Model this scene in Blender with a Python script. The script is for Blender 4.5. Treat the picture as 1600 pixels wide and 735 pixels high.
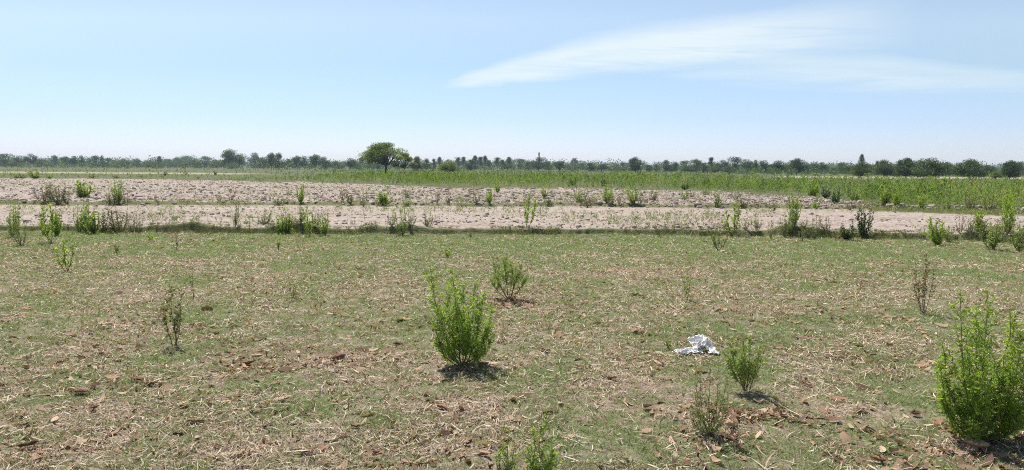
import bpy, math, random
import numpy as np
from mathutils import Vector, Matrix

for o in list(bpy.data.objects): bpy.data.objects.remove(o, do_unlink=True)
S = bpy.context.scene
C = bpy.context.scene.collection
rad = math.radians
rng = np.random.default_rng(7)
random.seed(7)

# ------------------------------------------------------------------ camera
F_PX = 1126.0                      # focal length for a 1600 px wide picture
CAM_Z = 1.6
PITCH = math.atan(105.0 / F_PX)
ROLL = 0.0062
Fv = np.array([0, math.cos(PITCH), -math.sin(PITCH)])
U0 = np.array([0, math.sin(PITCH), math.cos(PITCH)])
X0 = np.array([1.0, 0, 0])
Rv = math.cos(ROLL) * X0 + math.sin(ROLL) * U0
Uv = math.cos(ROLL) * U0 - math.sin(ROLL) * X0
cd = bpy.data.cameras.new('camera'); cam = bpy.data.objects.new('camera', cd); C.objects.link(cam)
cd.sensor_width = 36; cd.lens = 36 * F_PX / 1600.0
cd.clip_start = 0.05; cd.clip_end = 20000
M = Matrix.Identity(4)
for i in range(3):
    M[i][0] = Rv[i]; M[i][1] = Uv[i]; M[i][2] = -Fv[i]
M[2][3] = CAM_Z
cam.matrix_world = M
S.camera = cam

# ------------------------------------------------------------------ sun and sky
SUN_EL = rad(58)
sh = np.array([0.40, -0.92]); sh /= np.linalg.norm(sh)      # direction shadows fall
sun_dir = Vector((-sh[0] * math.cos(SUN_EL), -sh[1] * math.cos(SUN_EL), math.sin(SUN_EL)))
sl = bpy.data.lights.new('sun', 'SUN'); sl.energy = 4.9; sl.angle = rad(0.5); sl.color = (1.0, 0.955, 0.89)
so = bpy.data.objects.new('sun', sl); C.objects.link(so)
so.rotation_euler = (-sun_dir).to_track_quat('-Z', 'Y').to_euler(); so.location = (0, 0, 60)
S.view_settings.view_transform = 'Standard'; S.view_settings.look = 'None'
S.view_settings.exposure = 0.67; S.view_settings.gamma = 1
S.view_settings.use_curve_mapping = False
HAZE = 0.00024

W = bpy.data.worlds.new('World'); S.world = W; W.use_nodes = True
nt = W.node_tree; nt.nodes.clear()
def N(nt, t, **kw):
    n = nt.nodes.new(t)
    for k, v in kw.items(): setattr(n, k, v)
    return n
def math_n(nt, op, a, b=None, c=None, clamp=False):
    n = nt.nodes.new('ShaderNodeMath'); n.operation = op; n.use_clamp = clamp
    for i, v in enumerate((a, b, c)):
        if v is None: continue
        if isinstance(v, (int, float)): n.inputs[i].default_value = v
        else: nt.links.new(v, n.inputs[i])
    return n.outputs[0]
def ramp(nt, fac, pts, interp='LINEAR'):
    n = nt.nodes.new('ShaderNodeValToRGB'); n.color_ramp.interpolation = interp
    el = n.color_ramp.elements
    while len(el) < len(pts): el.new(0.5)
    for e, (p, c) in zip(el, pts):
        e.position = p
        e.color = (c, c, c, 1) if isinstance(c, (int, float)) else (*c, 1)
    if fac is not None: nt.links.new(fac, n.inputs[0])
    return n.outputs[0]
def mix(nt, fac, a, b, kind='MIX'):
    n = nt.nodes.new('ShaderNodeMix'); n.data_type = 'RGBA'; n.blend_type = kind
    for i, v in ((0, fac), (6, a), (7, b)):
        if isinstance(v, (int, float)): n.inputs[i].default_value = v
        elif isinstance(v, tuple): n.inputs[i].default_value = (*v, 1)
        else: nt.links.new(v, n.inputs[i])
    return n.outputs[2]
def noise(nt, vec, scale, detail=4, rough=0.55, dist=0.0, vscale=None):
    if vscale:
        m = nt.nodes.new('ShaderNodeMapping'); m.inputs['Scale'].default_value = vscale
        nt.links.new(vec, m.inputs[0]); vec = m.outputs[0]
    n = nt.nodes.new('ShaderNodeTexNoise')
    n.inputs['Scale'].default_value = scale; n.inputs['Detail'].default_value = detail
    n.inputs['Roughness'].default_value = rough; n.inputs['Distortion'].default_value = dist
    nt.links.new(vec, n.inputs['Vector']); return n.outputs[0]

sky = N(nt, 'ShaderNodeTexSky'); sky.sky_type = 'NISHITA'; sky.sun_disc = False
sky.sun_elevation = SUN_EL; sky.sun_rotation = math.atan2(sun_dir.x, sun_dir.y)
sky.air_density = 1.0; sky.dust_density = 0.25; sky.ozone_density = 1.0; sky.altitude = 200
tc = N(nt, 'ShaderNodeTexCoord'); sx = N(nt, 'ShaderNodeSeparateXYZ'); nt.links.new(tc.outputs['Generated'], sx.inputs[0])
yy = math_n(nt, 'MAXIMUM', sx.outputs[1], 0.02)
az = math_n(nt, 'DIVIDE', sx.outputs[0], yy)           # tan azimuth
el = math_n(nt, 'DIVIDE', sx.outputs[2], yy)           # tan elevation
cv = N(nt, 'ShaderNodeCombineXYZ'); nt.links.new(az, cv.inputs[0]); nt.links.new(el, cv.inputs[1])
# cirrus: streak noise, stretched along the wind
mp = N(nt, 'ShaderNodeMapping'); mp.inputs['Rotation'].default_value = (0, 0, rad(-9)); mp.inputs['Scale'].default_value = (6.0, 75.0, 1)
nt.links.new(cv.outputs[0], mp.inputs[0])
streak = noise(nt, mp.outputs[0], 1.0, 7, 0.62, 0.6)
mp2 = N(nt, 'ShaderNodeMapping'); mp2.inputs['Rotation'].default_value = (0, 0, rad(-4)); mp2.inputs['Scale'].default_value = (3.0, 10.0, 1)
nt.links.new(cv.outputs[0], mp2.inputs[0])
soft = noise(nt, mp2.outputs[0], 1.0, 5, 0.55, 0.3)
def to01(a): return (a + 0.15) / 1.1                    # az range -0.15..0.95 to 0..1
def px_dir(px, py):
    d = Fv + Rv * (px - 800) / F_PX + Uv * (367.5 - py) / F_PX
    return d[0] / d[1], d[2] / d[1]
az01 = math_n(nt, 'DIVIDE', math_n(nt, 'ADD', az, 0.15), 1.1, clamp=True)
def band(pts):
    """pts: (px, y upper edge, y lower edge, strength); a soft-edged streak of cloud"""
    cs, ws, st = [], [], []
    for px, y0, y1, s in pts:
        a, e0 = px_dir(px, y0); _, e1 = px_dir(px, y1)
        p = to01(a); cs.append((p, (e0 + e1) / 2)); ws.append((p, (e0 - e1) / 2)); st.append((p, s))
    c = ramp(nt, az01, cs); w = ramp(nt, az01, ws); s = ramp(nt, az01, st)
    wob = math_n(nt, 'MULTIPLY', math_n(nt, 'SUBTRACT', streak, 0.5), 0.020)
    wob2 = math_n(nt, 'MULTIPLY', math_n(nt, 'SUBTRACT', soft, 0.5), 0.03)
    e = math_n(nt, 'ADD', el, math_n(nt, 'ADD', wob, wob2))
    d = math_n(nt, 'ABSOLUTE', math_n(nt, 'SUBTRACT', e, c))
    q = math_n(nt, 'SUBTRACT', 1.25, math_n(nt, 'DIVIDE', d, math_n(nt, 'MAXIMUM', w, 0.001)))
    q = math_n(nt, 'MULTIPLY', q, 1.3, clamp=True)
    tex = math_n(nt, 'MULTIPLY_ADD', streak, 2.4, -0.25, clamp=True)
    return math_n(nt, 'MULTIPLY', math_n(nt, 'MULTIPLY', q, s), tex)
b1 = band([(690, 132, 138, 0), (730, 114, 138, 0.8), (800, 90, 126, 0.95), (950, 54, 114, 1.0), (1100, 32, 108, 1.0), (1220, 16, 100, 0.8), (1340, -5, 90, 0.35), (1440, -15, 70, 0.0)])
b2 = band([(980, 90, 110, 0.0), (1080, 80, 130, 0.35), (1250, 84, 136, 0.55), (1400, 88, 148, 0.6), (1520, 104, 144, 0.45), (1600, 110, 142, 0.4)])
b3 = band([(360, 80, 86, 0), (385, 80, 85, 0.25), (410, 80, 86, 0)])
cl = math_n(nt, 'MAXIMUM', b1, math_n(nt, 'MAXIMUM', b2, b3))
cl = math_n(nt, 'MULTIPLY', cl, 0.78, clamp=True)
air_tint = ramp(nt, math_n(nt, 'MULTIPLY', el, 5.0, clamp=True), [(0.0, (0.48, 0.51, 0.76)), (0.35, (0.48, 0.515, 0.69)), (0.7, (0.565, 0.575, 0.60)), (1.0, (0.74, 0.68, 0.64))])
col = mix(nt, 1.0, sky.outputs[0], air_tint, 'MULTIPLY')
col = mix(nt, cl, col, (4.3, 4.75, 4.8))
bg = N(nt, 'ShaderNodeBackground'); bg.inputs[1].default_value = 0.13
nt.links.new(col, bg.inputs[0])
wo = N(nt, 'ShaderNodeOutputWorld'); nt.links.new(bg.outputs[0], wo.inputs[0])

# ------------------------------------------------------------------ numpy noise
_perm = np.random.default_rng(3).random((256, 256))
def vnoise(x, y):
    xi = np.floor(x).astype(np.int64); yi = np.floor(y).astype(np.int64)
    fx = x - xi; fy = y - yi
    fx = fx * fx * (3 - 2 * fx); fy = fy * fy * (3 - 2 * fy)
    a = _perm[xi & 255, yi & 255]; b = _perm[(xi + 1) & 255, yi & 255]
    c = _perm[xi & 255, (yi + 1) & 255]; d = _perm[(xi + 1) & 255, (yi + 1) & 255]
    return (a * (1 - fx) + b * fx) * (1 - fy) + (c * (1 - fx) + d * fx) * fy
def fbm(x, y, o=4, g=0.5):
    s = 0; a = 1; t = 0
    for i in range(o):
        s = s + a * vnoise(x + 37.2 * i, y + 11.7 * i); t += a; a *= g
        x, y = x * 1.93 + y * 0.31, y * 1.93 - x * 0.31
    return s / t
def sstep(a, b, x):
    t = np.clip((x - a) / (b - a), 0, 1); return t * t * (3 - 2 * t)

# ------------------------------------------------------------------ lie of the land
def raw_ground(px, py, z=0.0):
    d = Fv + Rv * (px - 800) / F_PX + Uv * (367.5 - py) / F_PX
    t = (z - CAM_Z) / d[2]
    return d[0] * t, d[1] * t
def edge(pts, z):
    us, ds = [], []
    for px, py in pts:
        x, y = raw_ground(px, py, z); us.append(x / y); ds.append(y)
    return np.array(us), np.array(ds)
E1 = edge([(0, 361), (200, 364), (400, 365), (600, 367), (800, 367), (900, 368), (960, 366), (1100, 370), (1250, 372), (1400, 374), (1600, 380)], 0.0)
E2 = edge([(0, 320), (200, 321), (400, 321), (700, 323), (900, 323), (1100, 326), (1300, 327), (1400, 329), (1600, 334)], 0.10)
E3 = edge([(0, 279), (250, 281), (400, 284), (600, 289), (700, 294), (900, 295), (1050, 298), (1150, 302), (1250, 308), (1330, 318), (1400, 325), (1600, 331)], 0.16)
def eval_edge(E, u, wig=0.0):
    d = np.interp(u, E[0], E[1])
    return d * (1 + wig * (fbm(u * 60 + 5, u * 3 + E[1][0], 3) - 0.5))
def y1f(u): return eval_edge(E1, u, 0.022)
def y2f(u): return eval_edge(E2, u, 0.025)
def y3f(u): return np.maximum(eval_edge(E3, u, 0.05), y2f(u) + 0.6)
def H(x, y):
    x = np.asarray(x, float); y = np.asarray(y, float)
    ys = np.maximum(y, 0.5); u = np.clip(x / ys, -3, 3)
    d1 = y1f(u); d2 = y2f(u); d3 = y3f(u)
    a = y - d1; b = y - d2
    near = 1 - sstep(0, 0.2, a)
    h = (fbm(x * 0.35, y * 0.35, 3) - 0.5) * 0.07 * np.clip(1 - y / 60, 0, 1)
    h = h + near * ((fbm(x * 3.1, y * 3.1, 3) - 0.5) * 0.03 + (fbm(x * 16, y * 16, 3) - 0.5) * 0.018)
    # first bund: a ragged step up with a low lip
    br = fbm(x * 0.9 + 4, y * 0.5, 3)
    bank = 0.06 + 0.14 * sstep(0.36, 0.66, br)
    h = h + sstep(0.0, 0.13, a) * (0.10 + 0 * a) + np.exp(-((a - 0.22) / 0.20) ** 2) * (bank - 0.03)
    # second bund
    br2 = fbm(x * 0.6 + 40, y * 0.4, 3)
    h = h + sstep(0.0, 0.25, b) * 0.06 + np.exp(-((b - 0.3) / 0.30) ** 2) * (0.02 + 0.09 * br2)
    # ploughed clods
    soil = sstep(0.1, 0.6, a) * (1 - sstep(-1.0, 1.5, y - d3))
    rough = 0.5 + 0.5 * sstep(0.2, 1.0, b)
    track = 1 - 0.8 * np.exp(-((b + 2.2) / 1.8) ** 2)
    fur = np.abs(fbm(x * 0.22, y * 2.6, 3) - 0.5) * 0.20
    cl = (np.abs(fbm(x * 5.2, y * 4.6, 4, 0.65) - 0.5) * -0.20 + (fbm(x * 1.2, y * 1.4, 2) - 0.5) * 0.10)
    h = h + soil * track * rough * (cl + fur + 0.02) * (0.45 + 1.1 * sstep(0.35, 0.65, fbm(x * 0.22 + 70, y * 0.35, 3)))
    return h
def ground(px, py):
    z = 0.0
    for _ in range(12):
        x, y = raw_ground(px, py, z); z = 0.5 * z + 0.5 * float(H(x, y))
    return x, y, float(H(x, y))

# ------------------------------------------------------------------ mesh helpers
def mesh_np(name, V, Fc, mat, parent=None, attrs=None, smooth=False):
    V = np.asarray(V, np.float32).reshape(-1, 3)
    groups = Fc if isinstance(Fc, list) else [Fc]
    groups = [np.asarray(g, np.int32) for g in groups if len(g)]
    me = bpy.data.meshes.new(name)
    me.vertices.add(len(V)); me.vertices.foreach_set('co', V.ravel())
    tot = sum(g.size for g in groups); npoly = sum(len(g) for g in groups)
    me.loops.add(tot); me.loops.foreach_set('vertex_index', np.concatenate([g.ravel() for g in groups]))
    me.polygons.add(npoly)
    sizes = np.concatenate([np.full(len(g), g.shape[1], np.int32) for g in groups])
    st = np.concatenate([[0], np.cumsum(sizes)[:-1]]).astype(np.int32)
    me.polygons.foreach_set('loop_start', st)
    if smooth: me.polygons.foreach_set('use_smooth', np.ones(npoly, bool))
    me.update(calc_edges=True)
    for k, v in (attrs or {}).items():
        a = me.attributes.new(k, 'FLOAT', 'POINT'); a.data.foreach_set('value', np.asarray(v, np.float32))
    if mat: me.materials.append(mat)
    o = bpy.data.objects.new(name, me); C.objects.link(o)
    if parent: o.parent = parent
    return o
def empty(name, loc, rz=0, sc=(1, 1, 1)):
    o = bpy.data.objects.new(name, None); C.objects.link(o)
    o.location = loc; o.rotation_euler = (0, 0, rz); o.scale = sc; o.empty_display_size = 0.1
    return o
def tag(o, label=None, cat=None, group=None, kind=None):
    if label: o['label'] = label
    if cat: o['category'] = cat
    if group: o['group'] = group
    if kind: o['kind'] = kind
    return o
def norm(v): return v / np.maximum(np.linalg.norm(v, axis=-1, keepdims=True), 1e-9)

def tubes(paths, radii, sides=5):
    V, Fs = [], []; n0 = 0
    ang = np.arange(sides) * 2 * math.pi / sides
    for P, r in zip(paths, radii):
        P = np.asarray(P, float); r = np.asarray(r, float); k = len(P)
        T = norm(np.gradient(P, axis=0))
        ref = np.array([0.31, 0.95, 0.05])
        A = norm(np.cross(T, ref)); B = np.cross(T, A)
        ring = P[:, None] + r[:, None, None] * (A[:, None] * np.cos(ang)[None, :, None] + B[:, None] * np.sin(ang)[None, :, None])
        V.append(ring.reshape(-1, 3))
        i = np.arange(k - 1)[:, None] * sides; j = np.arange(sides)[None]; j2 = (j + 1) % sides
        f = np.stack([i + j, i + j2, i + sides + j2, i + sides + j], -1).reshape(-1, 4) + n0
        Fs.append(f); n0 += k * sides
    return np.concatenate(V), np.concatenate(Fs)
def leaf_quads(P, D, L, Wd, r, curl=0.15):
    """one lance-shaped, slightly folded face per leaf"""
    n = len(P); D = norm(D)
    side = norm(np.cross(D, norm(r.normal(size=(n, 3)))))
    nrm = np.cross(side, D)
    L = np.broadcast_to(L, n)[:, None]; Wd = np.broadcast_to(Wd, n)[:, None]
    m = P + D * L * 0.45
    V = np.stack([P, m + side * Wd / 2 + nrm * L * curl, P + D * L, m - side * Wd / 2 + nrm * L * curl * 0.6], 1)
    Fs = np.arange(n * 4).reshape(n, 4)
    return V.reshape(-1, 3), Fs

# ------------------------------------------------------------------ materials
def mat_new(name):
    m = bpy.data.materials.new(name); m.use_nodes = True
    nt = m.node_tree; nt.nodes.clear()
    out = N(nt, 'ShaderNodeOutputMaterial'); return m, nt, out
def principled(nt, out, col, rough=0.9, spec=0.2, bump=None, bd=0.02, bs=0.6):
    p = N(nt, 'ShaderNodeBsdfPrincipled'); p.inputs['Roughness'].default_value = rough
    p.inputs['Specular IOR Level'].default_value = spec
    if isinstance(col, tuple): p.inputs['Base Color'].default_value = (*col, 1)
    else: nt.links.new(col, p.inputs['Base Color'])
    if bump is not None:
        b = N(nt, 'ShaderNodeBump'); b.inputs['Distance'].default_value = bd; b.inputs['Strength'].default_value = bs
        nt.links.new(bump, b.inputs['Height']); nt.links.new(b.outputs[0], p.inputs['Normal'])
    if out: nt.links.new(p.outputs[0], out.inputs[0])
    return p
def leaf_mat(name, cols, trans=0.3, rough=0.55, spec=0.3):
    m, nt, out = mat_new(name)
    a = N(nt, 'ShaderNodeAttribute', attribute_name='rnd')
    k = len(cols)
    c = ramp(nt, a.outputs['Fac'], [(i / (k - 1), q) for i, q in enumerate(cols)])
    p = principled(nt, None, c, rough, spec)
    t = N(nt, 'ShaderNodeBsdfTranslucent')
    tc_ = mix(nt, 1.0, c, (1.25, 1.35, 0.6), 'MULTIPLY'); nt.links.new(tc_, t.inputs[0])
    mx = N(nt, 'ShaderNodeMixShader'); mx.inputs[0].default_value = trans
    nt.links.new(p.outputs[0], mx.inputs[1]); nt.links.new(t.outputs[0], mx.inputs[2])
    nt.links.new(mx.outputs[0], out.inputs[0]); return m
def bark_mat(name, a, b, scale=30):
    m, nt, out = mat_new(name)
    g = N(nt, 'ShaderNodeTexCoord').outputs['Object']
    n = noise(nt, g, scale, 4, 0.6)
    principled(nt, out, ramp(nt, n, [(0.35, a), (0.65, b)]), 0.9, 0.15, n, 0.01); return m

MAT = {}
MAT['leaf_bright'] = leaf_mat('leaf_bright', [(0.08, 0.14, 0.022), (0.20, 0.30, 0.045), (0.33, 0.43, 0.075), (0.50, 0.52, 0.17)], 0.5)
MAT['leaf_light'] = leaf_mat('leaf_light', [(0.10, 0.17, 0.035), (0.20, 0.29, 0.06), (0.32, 0.38, 0.12), (0.40, 0.38, 0.17)], 0.4)
MAT['leaf_pale'] = leaf_mat('leaf_pale', [(0.13, 0.17, 0.07), (0.22, 0.26, 0.11), (0.30, 0.30, 0.15), (0.33, 0.27, 0.16)], 0.3)
MAT['leaf_dark'] = leaf_mat('leaf_dark', [(0.03, 0.065, 0.02), (0.055, 0.105, 0.028), (0.09, 0.15, 0.04)], 0.25)
MAT['leaf_dry'] = leaf_mat('leaf_dry', [(0.10, 0.07, 0.04), (0.20, 0.14, 0.08), (0.22, 0.20, 0.09), (0.30, 0.22, 0.14)], 0.2)
MAT['leaf_mixed'] = leaf_mat('leaf_mixed', [(0.09, 0.11, 0.035), (0.15, 0.18, 0.06), (0.22, 0.20, 0.09), (0.26, 0.17, 0.10)], 0.28)
MAT['crown_dark'] = leaf_mat('crown_dark', [(0.022, 0.045, 0.013), (0.052, 0.094, 0.023), (0.105, 0.155, 0.042)], 0.24)
MAT['crown_mid'] = leaf_mat('crown_mid', [(0.03, 0.055, 0.016), (0.075, 0.12, 0.028), (0.14, 0.19, 0.05)], 0.28)
MAT['crown_acacia'] = leaf_mat('crown_acacia', [(0.045, 0.07, 0.014), (0.125, 0.165, 0.026), (0.25, 0.28, 0.048)], 0.5)
MAT['crown_rust'] = leaf_mat('crown_rust', [(0.05, 0.055, 0.02), (0.10, 0.085, 0.035), (0.15, 0.11, 0.06)], 0.2)
MAT['stem_green'] = bark_mat('stem_green', (0.12, 0.13, 0.05), (0.22, 0.18, 0.10))
MAT['stem_brown'] = bark_mat('stem_brown', (0.10, 0.065, 0.045), (0.20, 0.14, 0.10))
MAT['bark'] = bark_mat('bark', (0.045, 0.035, 0.028), (0.10, 0.08, 0.065), 3)

# near field: soil, thatch and short green cover
def field_mat():
    m, nt, out = mat_new('grass_field')
    g = N(nt, 'ShaderNodeTexCoord').outputs['Object']
    gm = N(nt, 'ShaderNodeAttribute', attribute_name='green').outputs['Fac']
    n1 = noise(nt, g, 42, 5, 0.7, 0.4)
    n2 = noise(nt, g, 9, 5, 0.65, 0.3)
    n3 = noise(nt, g, 90, 3, 0.6, 0.8, (1, 0.6, 1))
    earth = ramp(nt, n1, [(0.30, (0.08, 0.058, 0.04)), (0.5, (0.17, 0.128, 0.092)), (0.68, (0.36, 0.285, 0.21))])
    thatch = ramp(nt, n3, [(0.36, (0.09, 0.068, 0.048)), (0.52, (0.26, 0.205, 0.15)), (0.66, (0.52, 0.43, 0.32))])
    green = ramp(nt, n1, [(0.32, (0.04, 0.052, 0.024)), (0.5, (0.115, 0.14, 0.06)), (0.68, (0.26, 0.275, 0.135))])
    c = mix(nt, ramp(nt, n2, [(0.38, 0.15), (0.58, 0.85)]), earth, thatch)
    f = math_n(nt, 'ADD', gm, math_n(nt, 'MULTIPLY', math_n(nt, 'SUBTRACT', n2, 0.5), 1.7))
    f = math_n(nt, 'ADD', f, math_n(nt, 'MULTIPLY', math_n(nt, 'SUBTRACT', n1, 0.5), 1.6))
    c = mix(nt, ramp(nt, f, [(0.36, 0.0), (0.62, 0.95)]), c, green)
    principled(nt, out, c, 0.95, 0.1, n1, 0.02, 0.8); return m
def soil_mat(name='ploughed_soil', k=1.0):
    m, nt, out = mat_new(name)
    g = N(nt, 'ShaderNodeTexCoord').outputs['Object']
    gm = N(nt, 'ShaderNodeAttribute', attribute_name='green').outputs['Fac']
    n1 = noise(nt, g, 6.5, 6, 0.68, 0.2)
    n2 = noise(nt, g, 0.6, 4, 0.6, 0.2, (0.4, 1.6, 1))
    n3 = noise(nt, g, 26, 3, 0.6)
    c = ramp(nt, n1, [(0.30, (0.14 * k, 0.112 * k, 0.092 * k)), (0.48, (0.27 * k, 0.22 * k, 0.182 * k)), (0.66, (0.41 * k, 0.345 * k, 0.285 * k))])
    c = mix(nt, ramp(nt, n2, [(0.40, 0.0), (0.68, 0.5)]), c, (0.39 * k, 0.335 * k, 0.28 * k))
    gf = math_n(nt, 'ADD', gm, math_n(nt, 'MULTIPLY', math_n(nt, 'SUBTRACT', n1, 0.5), 1.5))
    gr = ramp(nt, n3, [(0.3, (0.055, 0.07, 0.025)), (0.6, (0.15, 0.165, 0.06)), (0.75, (0.28, 0.24, 0.13))])
    c = mix(nt, ramp(nt, gf, [(0.42, 0.0), (0.6, 0.9)]), c, gr)
    principled(nt, out, c, 0.95, 0.1, n3, 0.03, 0.7); return m
def far_mat():
    m, nt, out = mat_new('far_field')
    g = N(nt, 'ShaderNodeTexCoord').outputs['Object']
    dry = N(nt, 'ShaderNodeAttribute', attribute_name='dry').outputs['Fac']
    n1 = noise(nt, g, 0.35, 6, 0.65, 0.2, (0.35, 1.0, 1))
    n2 = noise(nt, g, 2.2, 5, 0.65)
    gr = ramp(nt, n2, [(0.3, (0.035, 0.04, 0.018)), (0.5, (0.08, 0.095, 0.035)), (0.7, (0.17, 0.155, 0.08))])
    dr = ramp(nt, n2, [(0.3, (0.20, 0.18, 0.11)), (0.7, (0.37, 0.34, 0.22))])
    f = math_n(nt, 'ADD', dry, math_n(nt, 'MULTIPLY', math_n(nt, 'SUBTRACT', n1, 0.5), 1.2))
    c = mix(nt, ramp(nt, f, [(0.35, 0.0), (0.65, 0.95)]), gr, dr)
    principled(nt, out, c, 0.95, 0.1); return m
MAT['field'] = field_mat(); MAT['soil'] = soil_mat(); MAT['far'] = far_mat()
MAT['clod'] = soil_mat('soil_clod', 1.06)

# ------------------------------------------------------------------ the ground, in strips that share their edges
uc = np.concatenate([np.linspace(-3, -0.92, 60)[:-1], np.linspace(-0.92, 0.92, 1000), np.linspace(0.92, 3, 60)[1:]])
def strip(name, ylo, yhi, rows, mat, attr):
    t = np.linspace(0, 1, rows)[:, None]
    Y = np.exp(np.log(ylo)[None] * (1 - t) + np.log(yhi)[None] * t)
    X = uc[None] * Y
    Z = H(X, Y)
    V = np.stack([X, Y, Z], -1).reshape(-1, 3)
    n = len(uc); i = np.arange(rows - 1)[:, None] * n; j = np.arange(n - 1)[None]
    Fq = np.stack([i + j, i + j + 1, i + n + j + 1, i + n + j], -1).reshape(-1, 4)
    A = {k: f(X, Y).ravel() for k, f in attr.items()}
    o = mesh_np(name, V, Fq, mat, attrs=A, smooth=True); tag(o, kind='structure'); return o
one = np.ones_like(uc)
bright = [(510, 515, 55, 9), (355, 448, 40, 5), (575, 428, 25, 4), (1258, 450, 40, 6), (50, 462, 40, 6), (645, 505, 40, 7), (380, 372, 60, 4), (400, 600, 60, 14), (240, 560, 60, 10), (1180, 430, 60, 6),
          (860, 590, 70, 14), (1010, 525, 50, 8), (1390, 560, 60, 10), (860, 690, 80, 25), (1150, 640, 60, 15), (470, 640, 70, 14), (900, 500, 60, 6), (300, 500, 50, 6), (60, 690, 60, 15), (600, 660, 50, 12), (1480, 640, 60, 18), (1300, 500, 70, 8), (130, 590, 50, 8)]
brownish = [(530, 562, 90, 10), (110, 700, 80, 14), (380, 700, 120, 18), (1110, 645, 60, 20), (720, 640, 60, 12), (1360, 640, 100, 12), (180, 640, 110, 16), (1000, 430, 120, 6), (350, 590, 80, 14), (1520, 700, 60, 16), (620, 600, 80, 14), (960, 600, 80, 12)]
def blobs(L):
    out = []
    for px, py, wx, wy in L:
        x, y = raw_ground(px, py); _, yb = raw_ground(px, py + wy); _, yt = raw_ground(px, py - wy)
        out.append((x, y, wx * y / F_PX, max(0.5 * (yt - yb), 0.08)))
    return out
GB = blobs(bright); BB = blobs(brownish)
def greenness(X, Y):
    g = 0.485 + 0.16 * sstep(10.5, 15.5, Y) + (fbm(X * 1.1, Y * 1.0, 4) - 0.5) * 0.65
    for x, y, a, b in GB: g = g + 0.32 * np.exp(-((X - x) / a) ** 2 - ((Y - y) / b) ** 2)
    for x, y, a, b in BB: g = g - 0.35 * np.exp(-((X - x) / a) ** 2 - ((Y - y) / b) ** 2)
    return np.clip(g, 0, 1)
def soil_green(X, Y):
    u = X / Y; a = Y - y1f(u); b = Y - y2f(u)
    g = 0.95 * np.exp(-(a / 0.28) ** 2) + 0.75 * np.exp(-((b - 0.1) / 0.5) ** 2) * (0.4 + 1.0 * fbm(X * 0.4, Y * 0.2, 2))
    g = g + 1.0 * sstep(-3.5, 0, Y - y3f(u)) * (0.35 + 0.5 * fbm(X * 0.25, Y * 0.25, 3))
    g = g + 0.8 * sstep(0.50, 0.62, u) * sstep(-2.5, 0.5, b)
    return np.clip(g, 0, 1)
def dryness(X, Y):
    u = X / Y
    ul, yl = raw_ground(450, 268)[0] / raw_ground(450, 268)[1], 0
    dl = raw_ground(200, 272)[1]; dr = raw_ground(1400, 279)[1]
    L = sstep(-0.26, -0.42, u) * np.exp(-((np.log(Y) - math.log(dl)) / 0.16) ** 2)
    L2 = 0.6 * sstep(-0.30, -0.42, u) * np.exp(-((np.log(Y) - math.log(dl * 1.9)) / 0.15) ** 2)
    R = sstep(0.33, 0.40, u) * np.exp(-((np.log(Y) - math.log(dr)) / 0.16) ** 2)
    return np.clip(np.maximum(np.maximum(L * 0.75, L2 * 0.6), R) * 0.85 + 0.05, 0, 1)
strip('grass_field', one * 1.2, y1f(uc), 800, MAT['field'], {'green': greenness})
strip('ploughed_soil', y1f(uc), y2f(uc), 260, MAT['soil'], {'green': soil_green})
strip('ploughed_field', y2f(uc), y3f(uc), 330, MAT['soil'], {'green': soil_green})
strip('far_field', y3f(uc), one * 4500, 260, MAT['far'], {'dry': dryness})
gb = np.array([[-5000, -600, -0.3], [5000, -600, -0.3], [5000, 5000, -0.3], [-5000, 5000, -0.3]], float)
tag(mesh_np('ground', gb, np.array([[0, 1, 2, 3]]), MAT['far'], attrs={'dry': [0.1] * 4}), kind='structure')
# the field behind the photographer
gx, gy = np.meshgrid(np.linspace(-30, 30, 160), np.linspace(-25, 1.2, 90))
m_ = np.stack([gx, gy, (fbm(gx * 0.35, gy * 0.35, 3) - 0.5) * 0.07 - 0.012 - 0.05 * (np.abs(gx) > 3.6) * 0], -1)
i = np.arange(89)[:, None] * 160; j = np.arange(159)[None]
tag(mesh_np('field', m_.reshape(-1, 3), np.stack([i + j, i + j + 1, i + 161 + j, i + 160 + j], -1).reshape(-1, 4), MAT['field'], attrs={'green': np.full(m_.size // 3, 0.4)}, smooth=True), kind='structure')

# ------------------------------------------------------------------ grass, straw, clods, weeds (stuff nobody could count)
def sample(n, ulo, uhi, dlo, dhi, p, r):
    """points between two depth curves; density per square metre falls as d**-p"""
    u = r.uniform(ulo, uhi, n); a = dlo(u) if callable(dlo) else dlo; b = dhi(u) if callable(dhi) else dhi
    q = r.random(n); e = 2 - p
    if abs(e) < 1e-6: d = a * (b / a) ** q
    else: d = (a ** e + q * (b ** e - a ** e)) ** (1 / e)
    if dlo == 2.9:                                     # the near field is clothed well past the picture's sides
        x = u * (d + 3.2); k = d < y1f(x / d); return x[k], d[k]
    return u * d, d
r = np.random.default_rng(11)
x, y = sample(1700000, -0.86, 0.86, 2.9, y1f, 1.55, r)
g = greenness(x, y)
patch = fbm(x * 9, y * 9, 3)
keep = r.random(len(x)) < np.clip(0.38 + 0.9 * (g - 0.2) + 3.6 * (patch - 0.49), 0.04, 1)
x, y, g = x[keep], y[keep], g[keep]; n = len(x)
L = r.uniform(0.014, 0.042, n) * (0.75 + 0.06 * y) * (0.7 + 0.7 * g); wd = r.uniform(0.0022, 0.0042, n) * (0.55 + 0.13 * y)
az_ = r.uniform(0, 2 * math.pi, n); ln = r.uniform(0.5, 2.2, n)
D = norm(np.stack([np.cos(az_) * ln, np.sin(az_) * ln, np.ones(n)], -1))
sd = np.stack([-np.sin(az_), np.cos(az_), np.zeros(n)], -1); tw = norm(sd + 0.5 * r.normal(size=(n, 3)))
P = np.stack([x, y, H(x, y) - 0.002], -1)
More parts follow.
